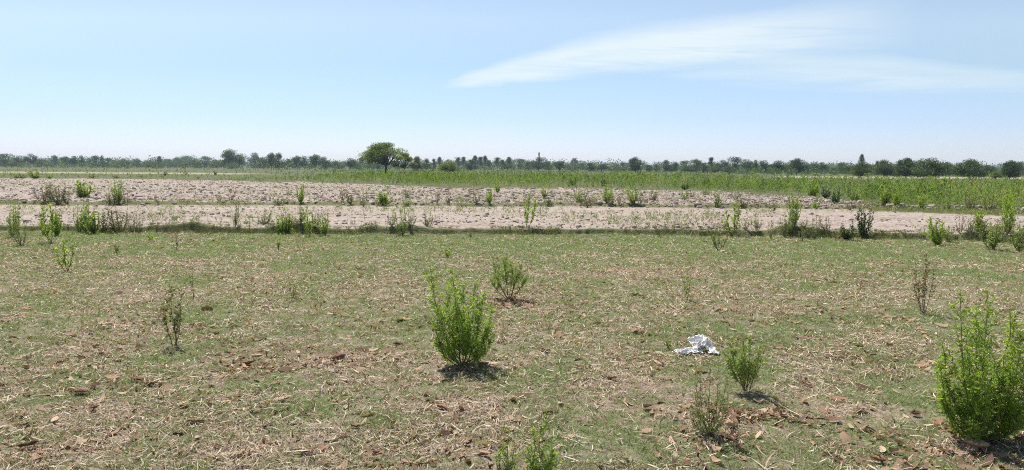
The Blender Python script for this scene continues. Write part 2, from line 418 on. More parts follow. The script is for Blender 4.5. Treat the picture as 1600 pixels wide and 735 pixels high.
V = np.stack([P - tw * wd[:, None] / 2, P + tw * wd[:, None] / 2, P + D * L[:, None]], 1).reshape(-1, 3)
MAT['grass'] = leaf_mat('grass', [(0.42, 0.36, 0.23), (0.25, 0.265, 0.125), (0.12, 0.17, 0.06), (0.20, 0.275, 0.10), (0.31, 0.39, 0.165)], 0.35)
rr = np.clip(r.normal(0.35 + 0.35 * g, 0.25, n), 0, 1)
o = mesh_np('short_grass', V, np.arange(3 * n).reshape(n, 3), MAT['grass'], attrs={'rnd': np.repeat(rr, 3)})
tag(o, 'short sparse green grass growing through the straw on the near field', 'grass', kind='stuff')

def strips(x, y, L, wd, r, segs=3, bend=0.5, lift=0.012, curl=0.0, z0=0.004):
    n = len(x); th = r.uniform(0, 2 * math.pi, n); k = r.normal(0, bend, n)
    s = np.linspace(-0.5, 0.5, segs + 1)[None]
    a = th[:, None] + k[:, None] * s * 2
    dx = np.cos(a) * L[:, None] / segs; dy = np.sin(a) * L[:, None] / segs
    cx = x[:, None] + np.cumsum(dx, 1) - dx.sum(1, keepdims=True) / 2; cy = y[:, None] + np.cumsum(dy, 1) - dy.sum(1, keepdims=True) / 2
    z = H(cx, cy)
    z = z * 0.5 + 0.5 * z.mean(1, keepdims=True) + z0 + np.abs(r.normal(0, lift, (n, 1))) + r.normal(0, lift, (n, 1)) * s * 2 + curl * np.abs(r.normal(0, 1, (n, 1))) * (s * 2) ** 2 * L[:, None]
    nx = -np.sin(a); ny = np.cos(a); tilt = r.normal(0, 0.5, (n, 1))
    tap = (1 - 0.55 * (np.abs(s) * 2) ** 2.0) * (wd[:, None] / 2)
    A = np.stack([cx + nx * tap, cy + ny * tap, z + tilt * tap], -1); B = np.stack([cx - nx * tap, cy - ny * tap, z - tilt * tap], -1)
    V = np.stack([A, B], 2).reshape(n, -1, 3); m = 2 * (segs + 1)
    base = (np.arange(n) * m)[:, None] + (np.arange(segs) * 2)[None]
    Fq = np.stack([base, base + 1, base + 3, base + 2], -1).reshape(-1, 4)
    return V.reshape(-1, 3), Fq, m
r = np.random.default_rng(12)
MAT['straw'] = leaf_mat('straw', [(0.15, 0.085, 0.05), (0.30, 0.195, 0.13), (0.46, 0.35, 0.25), (0.55, 0.44, 0.325), (0.66, 0.56, 0.43)], 0.12, 0.7)
x, y = sample(500000, -0.86, 0.86, 2.9, y1f, 1.35, r)
keep = r.random(len(x)) < np.clip(0.66 - 0.8 * (greenness(x, y) - 0.35) + 2.0 * (fbm(x * 3.2 + 9, y * 3.2, 3) - 0.5) + 1.2 * (fbm(x * 0.9 + 19, y * 0.9, 3) - 0.5), 0.12, 1)
x, y = x[keep], y[keep]; n = len(x)
L = np.clip(r.lognormal(-3.35, 0.60, n), 0.012, 0.22) * (0.85 + 0.03 * y); wd = np.clip(r.lognormal(-5.7, 0.5, n), 0.0012, 0.009) * (0.55 + 0.11 * y)
V, Fq, m = strips(x, y, L, wd, r, bend=0.22, lift=0.011)
o = mesh_np('straw', V, Fq, MAT['straw'], attrs={'rnd': np.repeat(np.clip(r.normal(0.52, 0.28, n), 0, 1), m)})
tag(o, 'loose pale straw and crop stalks scattered over the near field', 'straw', kind='stuff')
# shredded husks and curled leaf scraps
x, y = sample(60000, -0.86, 0.86, 2.9, y1f, 1.5, r)
k = r.random(len(x)) < 0.10 + 0.50 * sstep(0.48, 0.70, fbm(x * 1.7 + 3, y * 1.7, 4)); x, y = x[k], y[k]
for px_, py_, sp_, n_ in [(797, 476, 0.22, 300), (1140, 650, 0.10, 90), (1110, 688, 0.10, 50), (728, 585, 0.20, 90), (1545, 690, 0.25, 110), (530, 563, 0.25, 90), (120, 700, 0.25, 70), (400, 572, 0.18, 120), (690, 640, 0.2, 40), (1230, 655, 0.2, 40), (1370, 715, 0.2, 40), (220, 600, 0.2, 60)]:
    cx_, cy_ = raw_ground(px_, py_); x = np.append(x, cx_ + r.normal(0, sp_, n_)); y = np.append(y, cy_ + r.normal(0, sp_ * 0.8, n_))
y = np.maximum(y, 2.7); n = len(x)
L = np.clip(r.lognormal(-3.1, 0.45, n), 0.02, 0.13); wd = L * r.uniform(0.2, 0.5, n)
V, Fq, m = strips(x, y, L, wd, r, lift=0.008, curl=0.12)
MAT['husk'] = leaf_mat('husk', [(0.10, 0.055, 0.035), (0.22, 0.125, 0.075), (0.33, 0.20, 0.125), (0.50, 0.37, 0.25)], 0.2, 0.8)
o = mesh_np('dry_leaf_litter', V, Fq, MAT['husk'], attrs={'rnd': np.repeat(r.random(n), m)})
tag(o, 'small brown leaf scraps littering the straw covered ground', 'leaf litter', kind='stuff')

# icosahedron for clods
ph = (1 + 5 ** 0.5) / 2
ICO = norm(np.array([[-1, ph, 0], [1, ph, 0], [-1, -ph, 0], [1, -ph, 0], [0, -1, ph], [0, 1, ph], [0, -1, -ph], [0, 1, -ph], [ph, 0, -1], [ph, 0, 1], [-ph, 0, -1], [-ph, 0, 1]], float))
ICF = np.array([[0, 11, 5], [0, 5, 1], [0, 1, 7], [0, 7, 10], [0, 10, 11], [1, 5, 9], [5, 11, 4], [11, 10, 2], [10, 7, 6], [7, 1, 8], [3, 9, 4], [3, 4, 2], [3, 2, 6], [3, 6, 8], [3, 8, 9], [4, 9, 5], [2, 4, 11], [6, 2, 10], [8, 6, 7], [9, 8, 1]])
def rocks(x, y, z, s, r):
    n = len(x); k = r.uniform(0.62, 1.25, (n, 12, 1)); sc = r.uniform(0.6, 1.3, (n, 1, 3)) * [1.15, 1.0, 0.7]
    a = r.uniform(0, 6.28, n); c, s_ = np.cos(a), np.sin(a)
    Q = ICO[None] * k * sc * s[:, None, None]
    Q = np.stack([Q[..., 0] * c[:, None] - Q[..., 1] * s_[:, None], Q[..., 0] * s_[:, None] + Q[..., 1] * c[:, None], Q[..., 2]], -1)
    Q += np.stack([x, y, z], -1)[:, None]
    return Q.reshape(-1, 3), (ICF[None] + (np.arange(n) * 12)[:, None, None]).reshape(-1, 3)
r = np.random.default_rng(13)
x, y = sample(46000, -0.95, 0.95, y2f, y3f, 1.4, r); x2, y2 = sample(14500, -0.95, 0.95, lambda u: y1f(u) + 0.35, y2f, 1.2, r)
b2_ = y2 - y2f(x2 / y2); k2 = r.random(len(x2)) < (1 - 0.85 * np.exp(-((b2_ + 2.2) / 1.8) ** 2)) * sstep(0.35, 0.6, fbm(x2 * 0.25, y2 * 1.2, 3))
x = np.concatenate([x, x2[k2]]); y = np.concatenate([y, y2[k2]]); far_ = y > y2f(x / y)
s = np.clip(r.lognormal(-3.85, 0.62, len(x)), 0.010, 0.12) * np.where(far_, 1.25, 0.8)
V, Fq = rocks(x, y, H(x, y) + s * 0.15, s, r)
tag(mesh_np('soil_clods', V, Fq, MAT['clod'], attrs={'green': np.zeros(len(V))}), 'lumpy pinkish earth clods covering the ploughed field', 'soil clods', kind='stuff')

# grass and weeds clothing the two bunds
def tuft_mesh(x, y, z, hgt, spread, nl, L, wd, r, upright=1.2, spire=0.0):
    n = len(x); N_ = n * nl
    t = r.random((n, nl)) ** 0.8; w_ = (0.4 + 0.6 * t) * (1 - spire) + spire * (1.25 - 1.1 * t)
    lx = r.normal(0, 0.10, (n, 1)) * hgt[:, None] * t * spire
    P = np.stack([x[:, None] + lx + r.normal(0, 1, (n, nl)) * spread[:, None] * w_, y[:, None] + r.normal(0, 1, (n, nl)) * spread[:, None] * w_, z[:, None] + t * hgt[:, None]], -1).reshape(-1, 3)
    D = r.normal(size=(N_, 3)); D[:, 2] = np.abs(D[:, 2]) + upright
    return leaf_quads(P, D, np.repeat(L, nl) * r.uniform(0.6, 1.3, N_), np.repeat(wd, nl), r)
r = np.random.default_rng(14)
def bund(n, f, lo, hi, cover, hs, nl, name, label, us=(-0.98, 0.98), thr=0.42):
    u = r.uniform(us[0], us[1], n); d = f(u) + r.uniform(lo, hi, n); x = u * d
    k = fbm(x * 0.8 + cover, d * 0.3, 3) > thr; x, d = x[k], d[k]; n = len(x)
    h = r.uniform(0.3, 1.0, n) * hs * (0.5 + 1.0 * fbm(x * 0.7, d * 0.7, 2))
    V, Fq = tuft_mesh(x, d, H(x, d), h, h * 0.5, nl, h * 0.7, h * 0.16, r)
    mt = 'leaf_mixed' if name == 'bund_grass' else 'leaf_pale'
    rr = np.repeat(np.clip(np.repeat(r.normal(0.42, 0.2, n), nl) + r.normal(0, 0.12, n * nl), 0, 1), 4)
    tag(mesh_np(name, V, Fq, MAT[mt], attrs={'rnd': rr}), label, 'grass', kind='stuff')
bund(4400, y1f, -0.12, 0.24, 3.0, 0.062, 14, 'bund_grass', 'low grass and weeds along the bund at the near field edge', thr=0.43)
bund(3000, y2f, -0.1, 0.6, 8.0, 0.085, 12, 'ridge_weeds', 'low weeds along the ridge between the ploughed strips', thr=0.50)
bund(5000, y2f, -1.6, 2.6, 8.0, 0.10, 12, 'grassy_verge', 'short grass verge at the right end of ploughed strip', us=(0.50, 0.9), thr=0.30)

# small weeds sprinkled over the tilled soil
x, y = sample(12000, -0.95, 0.95, lambda u: y1f(u) + 0.4, y3f, 1.5, r)
k = fbm(x * 0.25 + 31, y * 0.5, 3) > 0.46; x, y = x[k], y[k]; h = r.uniform(0.04, 0.17, len(x))
V, Fq = tuft_mesh(x, y, H(x, y), h, h * 0.35, 10, h * 0.5, h * 0.13, r)
rr = np.repeat(np.clip(np.repeat(r.normal(0.45, 0.28, len(x)), 10), 0, 1), 4)
tag(mesh_np('soil_weeds', V, Fq, MAT['leaf_pale'], attrs={'rnd': rr}), 'tiny weeds and dry sprigs sprinkled over the ploughed strips', 'weeds', kind='stuff')

# tall weed belt beyond the ploughed ground
r = np.random.default_rng(15)
x, y = sample(43000, -0.95, 0.95, y3f, 320.0, 2.25, r)
u = x / y; e3 = y - y3f(u); dry = dryness(x, y)
left = sstep(-0.18, -0.34, u)
pn = fbm(x * 0.12, y * 0.12, 3)
dens = np.clip(0.30 + 1.6 * (pn - 0.35), 0, 1) * (1 - 0.80 * left) * (1 - 0.95 * dry) * (1 - 0.97 * sstep(0.26, 0.36, u) * sstep(78, 95, y)) * (0.75 + 0.25 * sstep(0, 3, e3))
dens = np.maximum(dens, 0.55 * left * np.exp(-((e3 - 3) / 5) ** 2) * (pn > 0.47))
k = r.random(len(x)) < dens; x, y, u, pn, e3, left = x[k], y[k], u[k], pn[k], e3[k], left[k]; n = len(x)
hv = r.uniform(0.35, 1.0, n) ** 1.0 * (0.10 + 1.7 * fbm(x * 0.45, y * 0.45, 3)) * (0.62 + 0.5 * sstep(0, 5, e3)) * (1 - 0.45 * left) * (0.92 - 0.5 * sstep(50, 130, y)) * (1 - 0.12 * sstep(0.3, 0.6, u))
nl = 22
V, Fq = tuft_mesh(x, y, H(x, y), hv * 0.92, hv * 0.13 + 0.03, nl, hv * 0.10 + 0.05 * y / 60, hv * 0.035 + 0.015 * y / 60, r, 1.5, 1.0)
MAT['weeds'] = leaf_mat('weeds', [(0.05, 0.085, 0.018), (0.12, 0.185, 0.035), (0.18, 0.265, 0.055), (0.26, 0.335, 0.09), (0.32, 0.30, 0.15)], 0.36)
rr = np.repeat(np.clip(np.repeat(r.normal(0.50, 0.24, n) + (fbm(x * 0.15 + 50, y * 0.15, 2) - 0.5) * 0.7, nl) + r.normal(0, 0.10, n * nl), 0, 1), 4)
tag(mesh_np('tall_weeds', V, Fq, MAT['weeds'], attrs={'rnd': rr}), 'belt of tall bright green weeds beyond the ploughed earth', 'weeds', kind='stuff')

# ------------------------------------------------------------------ shrub builder
def shrub_data(seed, Hh, Wd, nstem, bare, nleaf, lL, lW, branch=0.28, nb=9, tips=None, up=0.8, r0=0.006, bend=0.35, droop=0.0, cz=0.30):
    r = np.random.default_rng(seed)
    if tips is None:
        tips = []
        for i in range(nstem):
            a = 2 * math.pi * (i + r.uniform(-0.3, 0.3)) / nstem; q = (r.random() ** 0.6) * Wd / 2 * 0.8 if nstem > 1 else r.uniform(0, 0.1) * Wd
            tips.append((math.cos(a) * q, math.sin(a) * q, Hh * r.uniform(0.45, 1.0) if i else Hh))
    paths, radii, segs, wts = [], [], [], []
    for tp in tips:
        tp = np.array(tp, float); b = np.array([r.normal(0, 0.012), r.normal(0, 0.012), -0.01]) * (Hh / 0.8)
        c = np.array([tp[0] * (0.62 + bend), tp[1] * (0.62 + bend), tp[2] * cz]) + r.normal(0, 0.02 * Hh, 3)
        t = np.linspace(0, 1, 9)[:, None]
        P = b * (1 - t) ** 2 + 2 * c * t * (1 - t) + tp * t * t
        P[1:-1] += r.normal(0, 0.006 * Hh, (7, 3))
        paths.append(P); radii.append(np.linspace(r0, r0 * 0.2, 9))
        segs.append((P[max(1, int(bare * 8)):], 1.0))
        for q in range(nb):
            tt = bare + (0.97 - bare) * (q + r.random()) / nb
            i = int(tt * 8); f = tt * 8 - i; p0 = P[i] * (1 - f) + P[min(i + 1, 8)] * f
            ln = branch * tp[2] * (1 - tt) ** 0.55 * r.uniform(0.5, 1.2) + 0.03 * Hh
            a = r.uniform(0, 2 * math.pi); d = np.array([math.cos(a), math.sin(a), up * r.uniform(0.5, 1.5)]); d /= np.linalg.norm(d)
            s = np.linspace(0, 1, 5)[:, None]; Q = p0 + d * ln * s + np.array([0, 0, 1]) * ln * 0.25 * s * s
            paths.append(Q); radii.append(np.linspace(r0 * 0.42 * (1 - tt * 0.5), r0 * 0.12, 5)); segs.append((Q, 1.0))
    lens = np.array([np.linalg.norm(np.diff(Q, axis=0), axis=1).sum() for Q, w in segs])
    cnt = r.multinomial(nleaf, lens / lens.sum())
    PP, DD, TN = [], [], []
    for (Q, w), c in zip(segs, cnt):
        if not c: continue
        k = len(Q) - 1; kn = 12 if k > 4 else 5; t = np.clip((np.floor(r.random(c) * kn) + 0.6 + 0.16 * r.normal(size=c)) / kn, 0.02, 0.999) * k; i = np.minimum(t.astype(int), k - 1); f = (t - i)[:, None]
        p = Q[i] * (1 - f) + Q[i + 1] * f; tg = norm(Q[i + 1] - Q[i])
        d = norm(r.normal(size=(c, 3))) + tg * 0.7; d[:, 2] -= droop
        PP.append(p); DD.append(d); TN.append(np.full(c, r.normal(0, 0.13)))
    P = np.concatenate(PP); D = np.concatenate(DD); tn = np.concatenate(TN); n = len(P)
    V, Fq = leaf_quads(P, D, lL * r.uniform(0.5, 1.3, n), lW * r.uniform(0.7, 1.3, n), r)
    rn = np.clip(0.45 + tn + r.normal(0, 0.2, n) + 0.15 * (P[:, 2] / Hh - 0.5), 0, 1)
    sv, sf = tubes(paths, radii, 5)
    return (sv, sf), (V, Fq, np.repeat(rn, 4))
def build_shrub(name, loc, data, leafm, stemm, rz=0, sc=(1, 1, 1)):
    (sv, sf), (V, Fq, rn) = data
    root = empty(name, loc, rz, sc)
    mesh_np('stem', sv, sf, MAT[stemm], root, smooth=True)
    mesh_np('foliage', V, Fq, MAT[leafm], root, attrs={'rnd': rn})
    return root
def tips_px(bx, by, L, depth):
    x, y, z = ground(bx, by); k = y / F_PX; out = []
    for (tx, ty), dp in zip(L, depth):
        out.append(((tx - bx) * k * (1 + dp / y), dp, (by - ty) * k * (1 + dp / y) * 1.0))
    return (x, y, z), out

# foreground plants, each with the stems the photograph shows
loc, tp = tips_px(725, 572, [(671, 412), (706, 418), (690, 470), (742, 436), (757, 452), (722, 446), (770, 478), (676, 500), (735, 470), (710, 490), (765, 510), (695, 455), (748, 490), (680, 528), (768, 522), (700, 535), (755, 535), (725, 530)],
                  [0.02, 0.06, -0.12, 0.03, -0.05, 0.12, 0.05, 0.0, -0.15, 0.18, 0.1, 0.14, 0.2, 0.0, 0.05, -0.12, -0.1, 0.16])
o = build_shrub('leafy_bush', loc, shrub_data(101, 0.80, 0.5, 13, 0.34, 7600, 0.044, 0.0062, 0.26, 15, tp, 1.2, 0.006, 0.16, 0.35, 0.20), 'leaf_bright', 'stem_green')
tag(o, 'dense bright green leafy bush with tall spikes, alone in the middle of the straw field', 'bush', 'green bushes on the near field')
loc, tp = tips_px(1535, 688, [(1484, 446), (1541, 452), (1512, 492), (1470, 530), (1565, 478), (1590, 500), (1615, 520), (1525, 520), (1500, 560), (1555, 530), (1630, 560), (1580, 560), (1462, 580), (1545, 490), (1640, 600), (1575, 510), (1466, 620), (1490, 640), (1520, 645), (1570, 640), (1610, 640), (1545, 600), (1478, 560)],
                  [0.0, 0.08, -0.1, 0.06, 0.0, 0.1, 0.0, 0.15, -0.15, -0.12, 0.05, -0.15, 0.0, 0.2, 0.1, -0.05, 0.0, -0.15, 0.1, -0.15, 0.0, 0.2, 0.1])
o = build_shrub('leafy_bush', loc, shrub_data(102, 0.9, 0.7, 16, 0.22, 13500, 0.040, 0.0060, 0.24, 15, tp, 1.3, 0.006, 0.20, 0.4, 0.20), 'leaf_bright', 'stem_green')
tag(o, 'largest bright green leafy bush, at the right edge of the picture', 'bush', 'green bushes on the near field')
loc, tp = tips_px(795, 470, [(768, 408), (785, 402), (800, 404), (815, 415), (775, 425), (808, 425), (790, 415), (822, 432), (765, 436)], [0.1, 0.0, -0.1, 0.1, -0.2, 0.15, 0.2, 0.0, 0.05])
o = build_shrub('feathery_bush', loc, shrub_data(103, 0.60, 0.45, 9, 0.46, 5600, 0.030, 0.0050, 0.40, 11, tp, 0.7, 0.005, 0.05, 0.0, 0.40), 'leaf_light', 'stem_brown')
tag(o, 'yellow green feathery bush with bare lower stems, just behind the dense spiked bush', 'bush', 'green bushes on the near field')
loc, tp = tips_px(1167, 613, [(1140, 530), (1158, 522), (1180, 530), (1148, 545), (1186, 552), (1168, 545), (1135, 560), (1172, 528)], [0.05, 0.0, -0.08, -0.1, 0.06, 0.12, 0.0, 0.05])
o = build_shrub('feathery_bush', loc, shrub_data(104, 0.42, 0.26, 8, 0.34, 4200, 0.024, 0.0048, 0.36, 11, tp, 0.7, 0.004, 0.05, 0.1, 0.38), 'leaf_light', 'stem_brown')
tag(o, 'small light green bush on a clear stem, right of the white litter', 'bush', 'green bushes on the near field')
loc, tp = tips_px(1108, 682, [(1085, 570), (1105, 552), (1128, 575), (1075, 600), (1140, 600), (1100, 590), (1120, 560), (1092, 620), (1135, 630), (1078, 640)], [0.05, 0.0, -0.08, -0.1, 0.06, 0.12, 0.0, 0.05, 0.0, 0.05])
o = build_shrub('sparse_bush', loc, shrub_data(105, 0.50, 0.30, 10, 0.12, 2400, 0.018, 0.005, 0.25, 10, tp, 0.9, 0.0028, 0.3), 'leaf_pale', 'stem_brown')
tag(o, 'thin wispy bush with many fine brown twigs, in front of the white litter', 'bush', 'green bushes on the near field')
loc, tp = tips_px(842, 762, [(848, 642), (835, 670), (862, 680), (826, 700), (868, 710), (850, 690)], [0.0, 0.05, -0.04, 0.0, 0.05, -0.08])
o = build_shrub('young_weed', loc, shrub_data(106, 0.40, 0.2, 6, 0.05, 950, 0.036, 0.008, 0.30, 10, tp, 0.9, 0.0035, 0.3), 'leaf_light', 'stem_green')
tag(o, 'taller yellow green weed cut by the bottom edge of the picture', 'weed', 'weeds at the bottom edge')
loc, tp = tips_px(792, 748, [(794, 655), (785, 690), (802, 700), (778, 705)], [0.0, 0.04, -0.04, 0.0])
o = build_shrub('young_weed', loc, shrub_data(107, 0.32, 0.14, 4, 0.05, 330, 0.032, 0.007, 0.28, 8, tp, 0.9, 0.003, 0.3), 'leaf_light', 'stem_green')
tag(o, 'thinner green weed left of the taller one at the bottom edge', 'weed', 'weeds at the bottom edge')
loc, tp = tips_px(272, 540, [(268, 444), (284, 450), (261, 470), (276, 475)], [0.0, 0.03, -0.05, 0.05])
o = build_shrub('sapling', loc, shrub_data(108, 0.55, 0.16, 4, 0.26, 260, 0.042, 0.013, 0.12, 7, tp, 1.6, 0.0045, 0.2), 'leaf_mixed', 'stem_brown')
tag(o, 'slim olive leaved sapling on a bare stem, left part of the straw field', 'sapling', 'saplings on the near field')
loc, tp = tips_px(302, 466, [(302, 414), (296, 430)], [0.0, 0.03])
o = build_shrub('dry_stalk', loc, shrub_data(109, 0.4, 0.1, 2, 0.3, 26, 0.03, 0.008, 0.12, 4, tp, 1.6, 0.0032, 0.2), 'leaf_dry', 'stem_brown')
tag(o, 'thin bare brown stalk just behind the slim olive leaved sapling', 'stalk', 'dry stalks on the near field')
loc, tp = tips_px(457, 466, [(460, 428), (452, 436), (464, 440)], [0.0, 0.03, 0.0])
o = build_shrub('sapling', loc, shrub_data(110, 0.32, 0.12, 3, 0.2, 60, 0.03, 0.010, 0.14, 5, tp, 1.4, 0.003, 0.2), 'leaf_mixed', 'stem_brown')
tag(o, 'tiny twiggy sapling between the slim sapling and the dense spiked bush', 'sapling', 'saplings on the near field')
loc, tp = tips_px(1074, 470, [(1072, 418), (1080, 424), (1068, 432)], [0.0, 0.03, 0.0])
o = build_shrub('sapling', loc, shrub_data(111, 0.42, 0.12, 3, 0.3, 190, 0.028, 0.009, 0.12, 6, tp, 1.4, 0.003, 0.2), 'leaf_light', 'stem_green')
tag(o, 'single thin light green sapling behind the white litter', 'sapling', 'saplings on the near field')
loc, tp = tips_px(1444, 490, [(1442, 396), (1430, 412), (1456, 412), (1436, 430), (1450, 402), (1426, 440)], [0.0, 0.05, 0.0, -0.06, 0.08, 0.0])
o = build_shrub('dry_plant', loc, shrub_data(112, 0.75, 0.25, 6, 0.45, 420, 0.036, 0.010, 0.16, 7, tp, 1.8, 0.004, 0.15), 'leaf_dry', 'stem_brown')
tag(o, 'dry brown upright plant with withered seed heads, left of the largest bush', 'plant', 'dry stalks on the near field')
loc, tp = tips_px(104, 426, [(102, 374), (110, 382), (97, 388)], [0.0, 0.1, -0.1])
o = build_shrub('sapling', loc, shrub_data(113, 0.5, 0.2, 3, 0.28, 420, 0.042, 0.013, 0.20, 7, tp, 1.2, 0.006, 0.2), 'leaf_bright', 'stem_brown')
tag(o, 'green sapling with its own shadow, leftmost on the near field', 'sapling', 'saplings on the near field')
loc, tp = tips_px(1122, 392, [(1124, 352), (1112, 358), (1134, 362), (1118, 370)], [0.0, 0.1, -0.1, 0.1])
o = build_shrub('sapling', loc, shrub_data(114, 0.55, 0.35, 4, 0.25, 300, 0.045, 0.014, 0.25, 6, tp, 1.0, 0.006, 0.2), 'leaf_mixed', 'stem_brown')
tag(o, 'open branched sapling near the back of the straw field, above the white litter', 'sapling', 'saplings on the near field')
SM = []
def small(px, py, h, w, mat, seed, label, stemm='stem_brown', n=90):
    x, y, z = ground(px, py); k = y / F_PX
    o = build_shrub('seedling', (x, y, z), shrub_data(seed, h * k, w * k, 3, 0.15, n, 0.022 + 0.0016 * y, 0.008 + 0.0006 * y, 0.3, 5, None, 1.0, 0.003), mat, stemm)
    tag(o, label, 'seedling', 'seedlings on the near field')
small(182, 396, 18, 14, 'leaf_pale', 201, 'small pale seedling right of the leftmost green sapling')
small(236, 376, 15, 15, 'leaf_bright', 202, 'low bright seedling at the left, just before the near bund')
small(277, 392, 52, 8, 'leaf_mixed', 203, 'tall threadlike seedling crossing the near bund at the left', n=40)
small(435, 392, 26, 9, 'leaf_bright', 204, 'slender green seedling at the back of the near field, left of the big acacia')
small(700, 402, 20, 16, 'leaf_bright', 205, 'small green seedling directly behind the dense spiked bush')
small(1044, 546, 17, 10, 'leaf_light', 206, 'tiny light green seedling just left of the white litter', n=45)
small(1262, 372, 14, 12, 'leaf_pale', 208, 'tiny pale seedling at the back of the near field on the right')

# ------------------------------------------------------------------ shrubs of the two bunds: prototypes, then copies
LOOK = {}
def proto(kind, n_leaf, leafm, stemm, nstem, bare, lL, lW, branch, nb, up, words, name, cat, seeds=(1, 2)):
    LOOK[kind] = dict(data=[shrub_data(300 + 17 * s + len(LOOK) * 5, 1.0, 0.62, nstem, bare, n_leaf, lL, lW, branch, nb, None, up, 0.010) for s in seeds], leafm=leafm, stemm=stemm, words=words, name=name, cat=cat, made={})
proto('green', 1700, 'leaf_bright', 'stem_green', 7, 0.08, 0.060, 0.020, 0.30, 8, 0.9, 'leafy green', 'shrub', 'shrub', (1, 2, 3, 4))
proto('light', 1300, 'leaf_light', 'stem_green', 6, 0.14, 0.052, 0.016, 0.30, 8, 0.9, 'light green', 'shrub', 'shrub', (1, 2, 3, 4))
proto('pale', 850, 'leaf_pale', 'stem_brown', 6, 0.12, 0.048, 0.015, 0.32, 8, 0.8, 'pale thin', 'shrub', 'shrub', (1, 2, 3, 4))
proto('dark', 1800, 'leaf_dark', 'stem_green', 7, 0.04, 0.065, 0.025, 0.32, 8, 0.8, 'dark green', 'shrub', 'shrub', (1, 2))
proto('sap', 800, 'leaf_bright', 'stem_brown', 3, 0.34, 0.062, 0.021, 0.26, 7, 1.0, 'clear-stemmed green', 'sapling', 'sapling', (1, 2))
proto('mixed', 850, 'leaf_mixed', 'stem_brown', 6, 0.08, 0.055, 0.019, 0.32, 8, 0.8, 'olive brown', 'shrub', 'shrub', (1, 2, 3, 4))
proto('dry', 420, 'leaf_dry', 'stem_brown', 5, 0.08, 0.048, 0.016, 0.32, 8, 0.8, 'dry brown', 'dry_shrub', 'shrub', (1, 2))
proto('thin', 42, 'leaf_mixed', 'stem_brown', 2, 0.35, 0.050, 0.018, 0.14, 5, 1.4, 'thin bare', 'stalk', 'stalk', (1, 2))
REG = []
def put(kind, px, py, h, w, row, rz=None):
    K = LOOK[kind]; i = random.randrange(len(K['data']))
    x, y, z = ground(px, py); k = y / F_PX; hs = h * k; ws = max(w, 5) * k / 0.52
    if kind == 'thin': ws = max(ws, hs * 0.5)
    rz = random.uniform(0, 6.28) if rz is None else rz
    if i not in K['made']:
        root = build_shrub(K['name'], (x, y, z), K['data'][i], K['leafm'], K['stemm'], rz, (ws, ws, hs)); K['made'][i] = root
    else:
        src = K['made'][i]; root = src.copy(); C.objects.link(root)
        for ch in list(src.children):
            c = ch.copy(); C.objects.link(c); c.parent = root
        root.location = (x, y, z); root.rotation_euler = (0, 0, rz); root.scale = (ws, ws, hs)
    root.rotation_euler = (random.uniform(-0.13, 0.13), random.uniform(-0.13, 0.13), rz)
    root['category'] = K['cat']; REG.append((row, px, h, K['words'], K['cat'], root))
N1 = [('light', 26, 366, 50, 22), ('pale', 34, 384, 44, 24), ('sap', 80, 379, 60, 30), ('light', 123, 362, 48, 24), ('green', 147, 366, 44, 28), ('mixed', 180, 364, 42, 28), ('pale', 207, 364, 32, 26),
      ('thin', 262, 361, 36, 9), ('thin', 322, 361, 32, 8), ('thin', 345, 362, 36, 8), ('mixed', 368, 360, 44, 11), ('pale', 413, 350, 22, 40), ('thin', 390, 361, 24, 8), ('green', 448, 364, 40, 22), ('light', 471, 362, 28, 18),
      ('sap', 483, 360, 46, 16), ('green', 508, 363, 36, 20), ('thin', 545, 361, 28, 10), ('thin', 571, 362, 42, 12), ('thin', 604, 360, 36, 9), ('light', 628, 364, 48, 26), ('pale', 668, 356, 30, 28), ('thin', 690, 362, 22, 8),
      ('pale', 735, 364, 14, 14), ('sap', 824, 358, 56, 22), ('sap', 1146, 367, 52, 26), ('dry', 1166, 366, 22, 16), ('pale', 1182, 366, 28, 16), ('dry', 1205, 367, 34, 12), ('pale', 1226, 369, 34, 20),
      ('light', 1240, 368, 62, 26), ('dry', 1256, 369, 22, 16), ('pale', 1273, 368, 38, 18), ('dry', 1290, 369, 24, 24), ('dark', 1325, 376, 30, 24), ('dark', 1348, 373, 48, 24), ('pale', 1310, 370, 20, 20),
      ('green', 1465, 384, 46, 32), ('pale', 1482, 380, 34, 22), ('dry', 1500, 372, 34, 16), ('green', 1528, 372, 44, 22), ('light', 1550, 391, 50, 42), ('green', 1574, 374, 62, 24), ('light', 1592, 394, 50, 28), ('pale', 1440, 374, 20, 18)]
N1 += [('light', 20, 372, 52, 22), ('green', 88, 370, 48, 22), ('pale', 68, 368, 34, 20), ('light', 134, 364, 52, 24), ('mixed', 160, 364, 38, 26), ('pale', 190, 365, 38, 26), ('dry', 218, 364, 22, 20), ('green', 440, 364, 30, 16), ('pale', 495, 362, 30, 18), ('pale', 640, 364, 30, 20), ('mixed', 612, 362, 22, 14), ('pale', 1254, 366, 30, 16), ('light', 1232, 366, 40, 18), ('pale', 1560, 380, 40, 26), ('mixed', 1540, 376, 32, 22), ('pale', 1516, 374, 30, 20)]
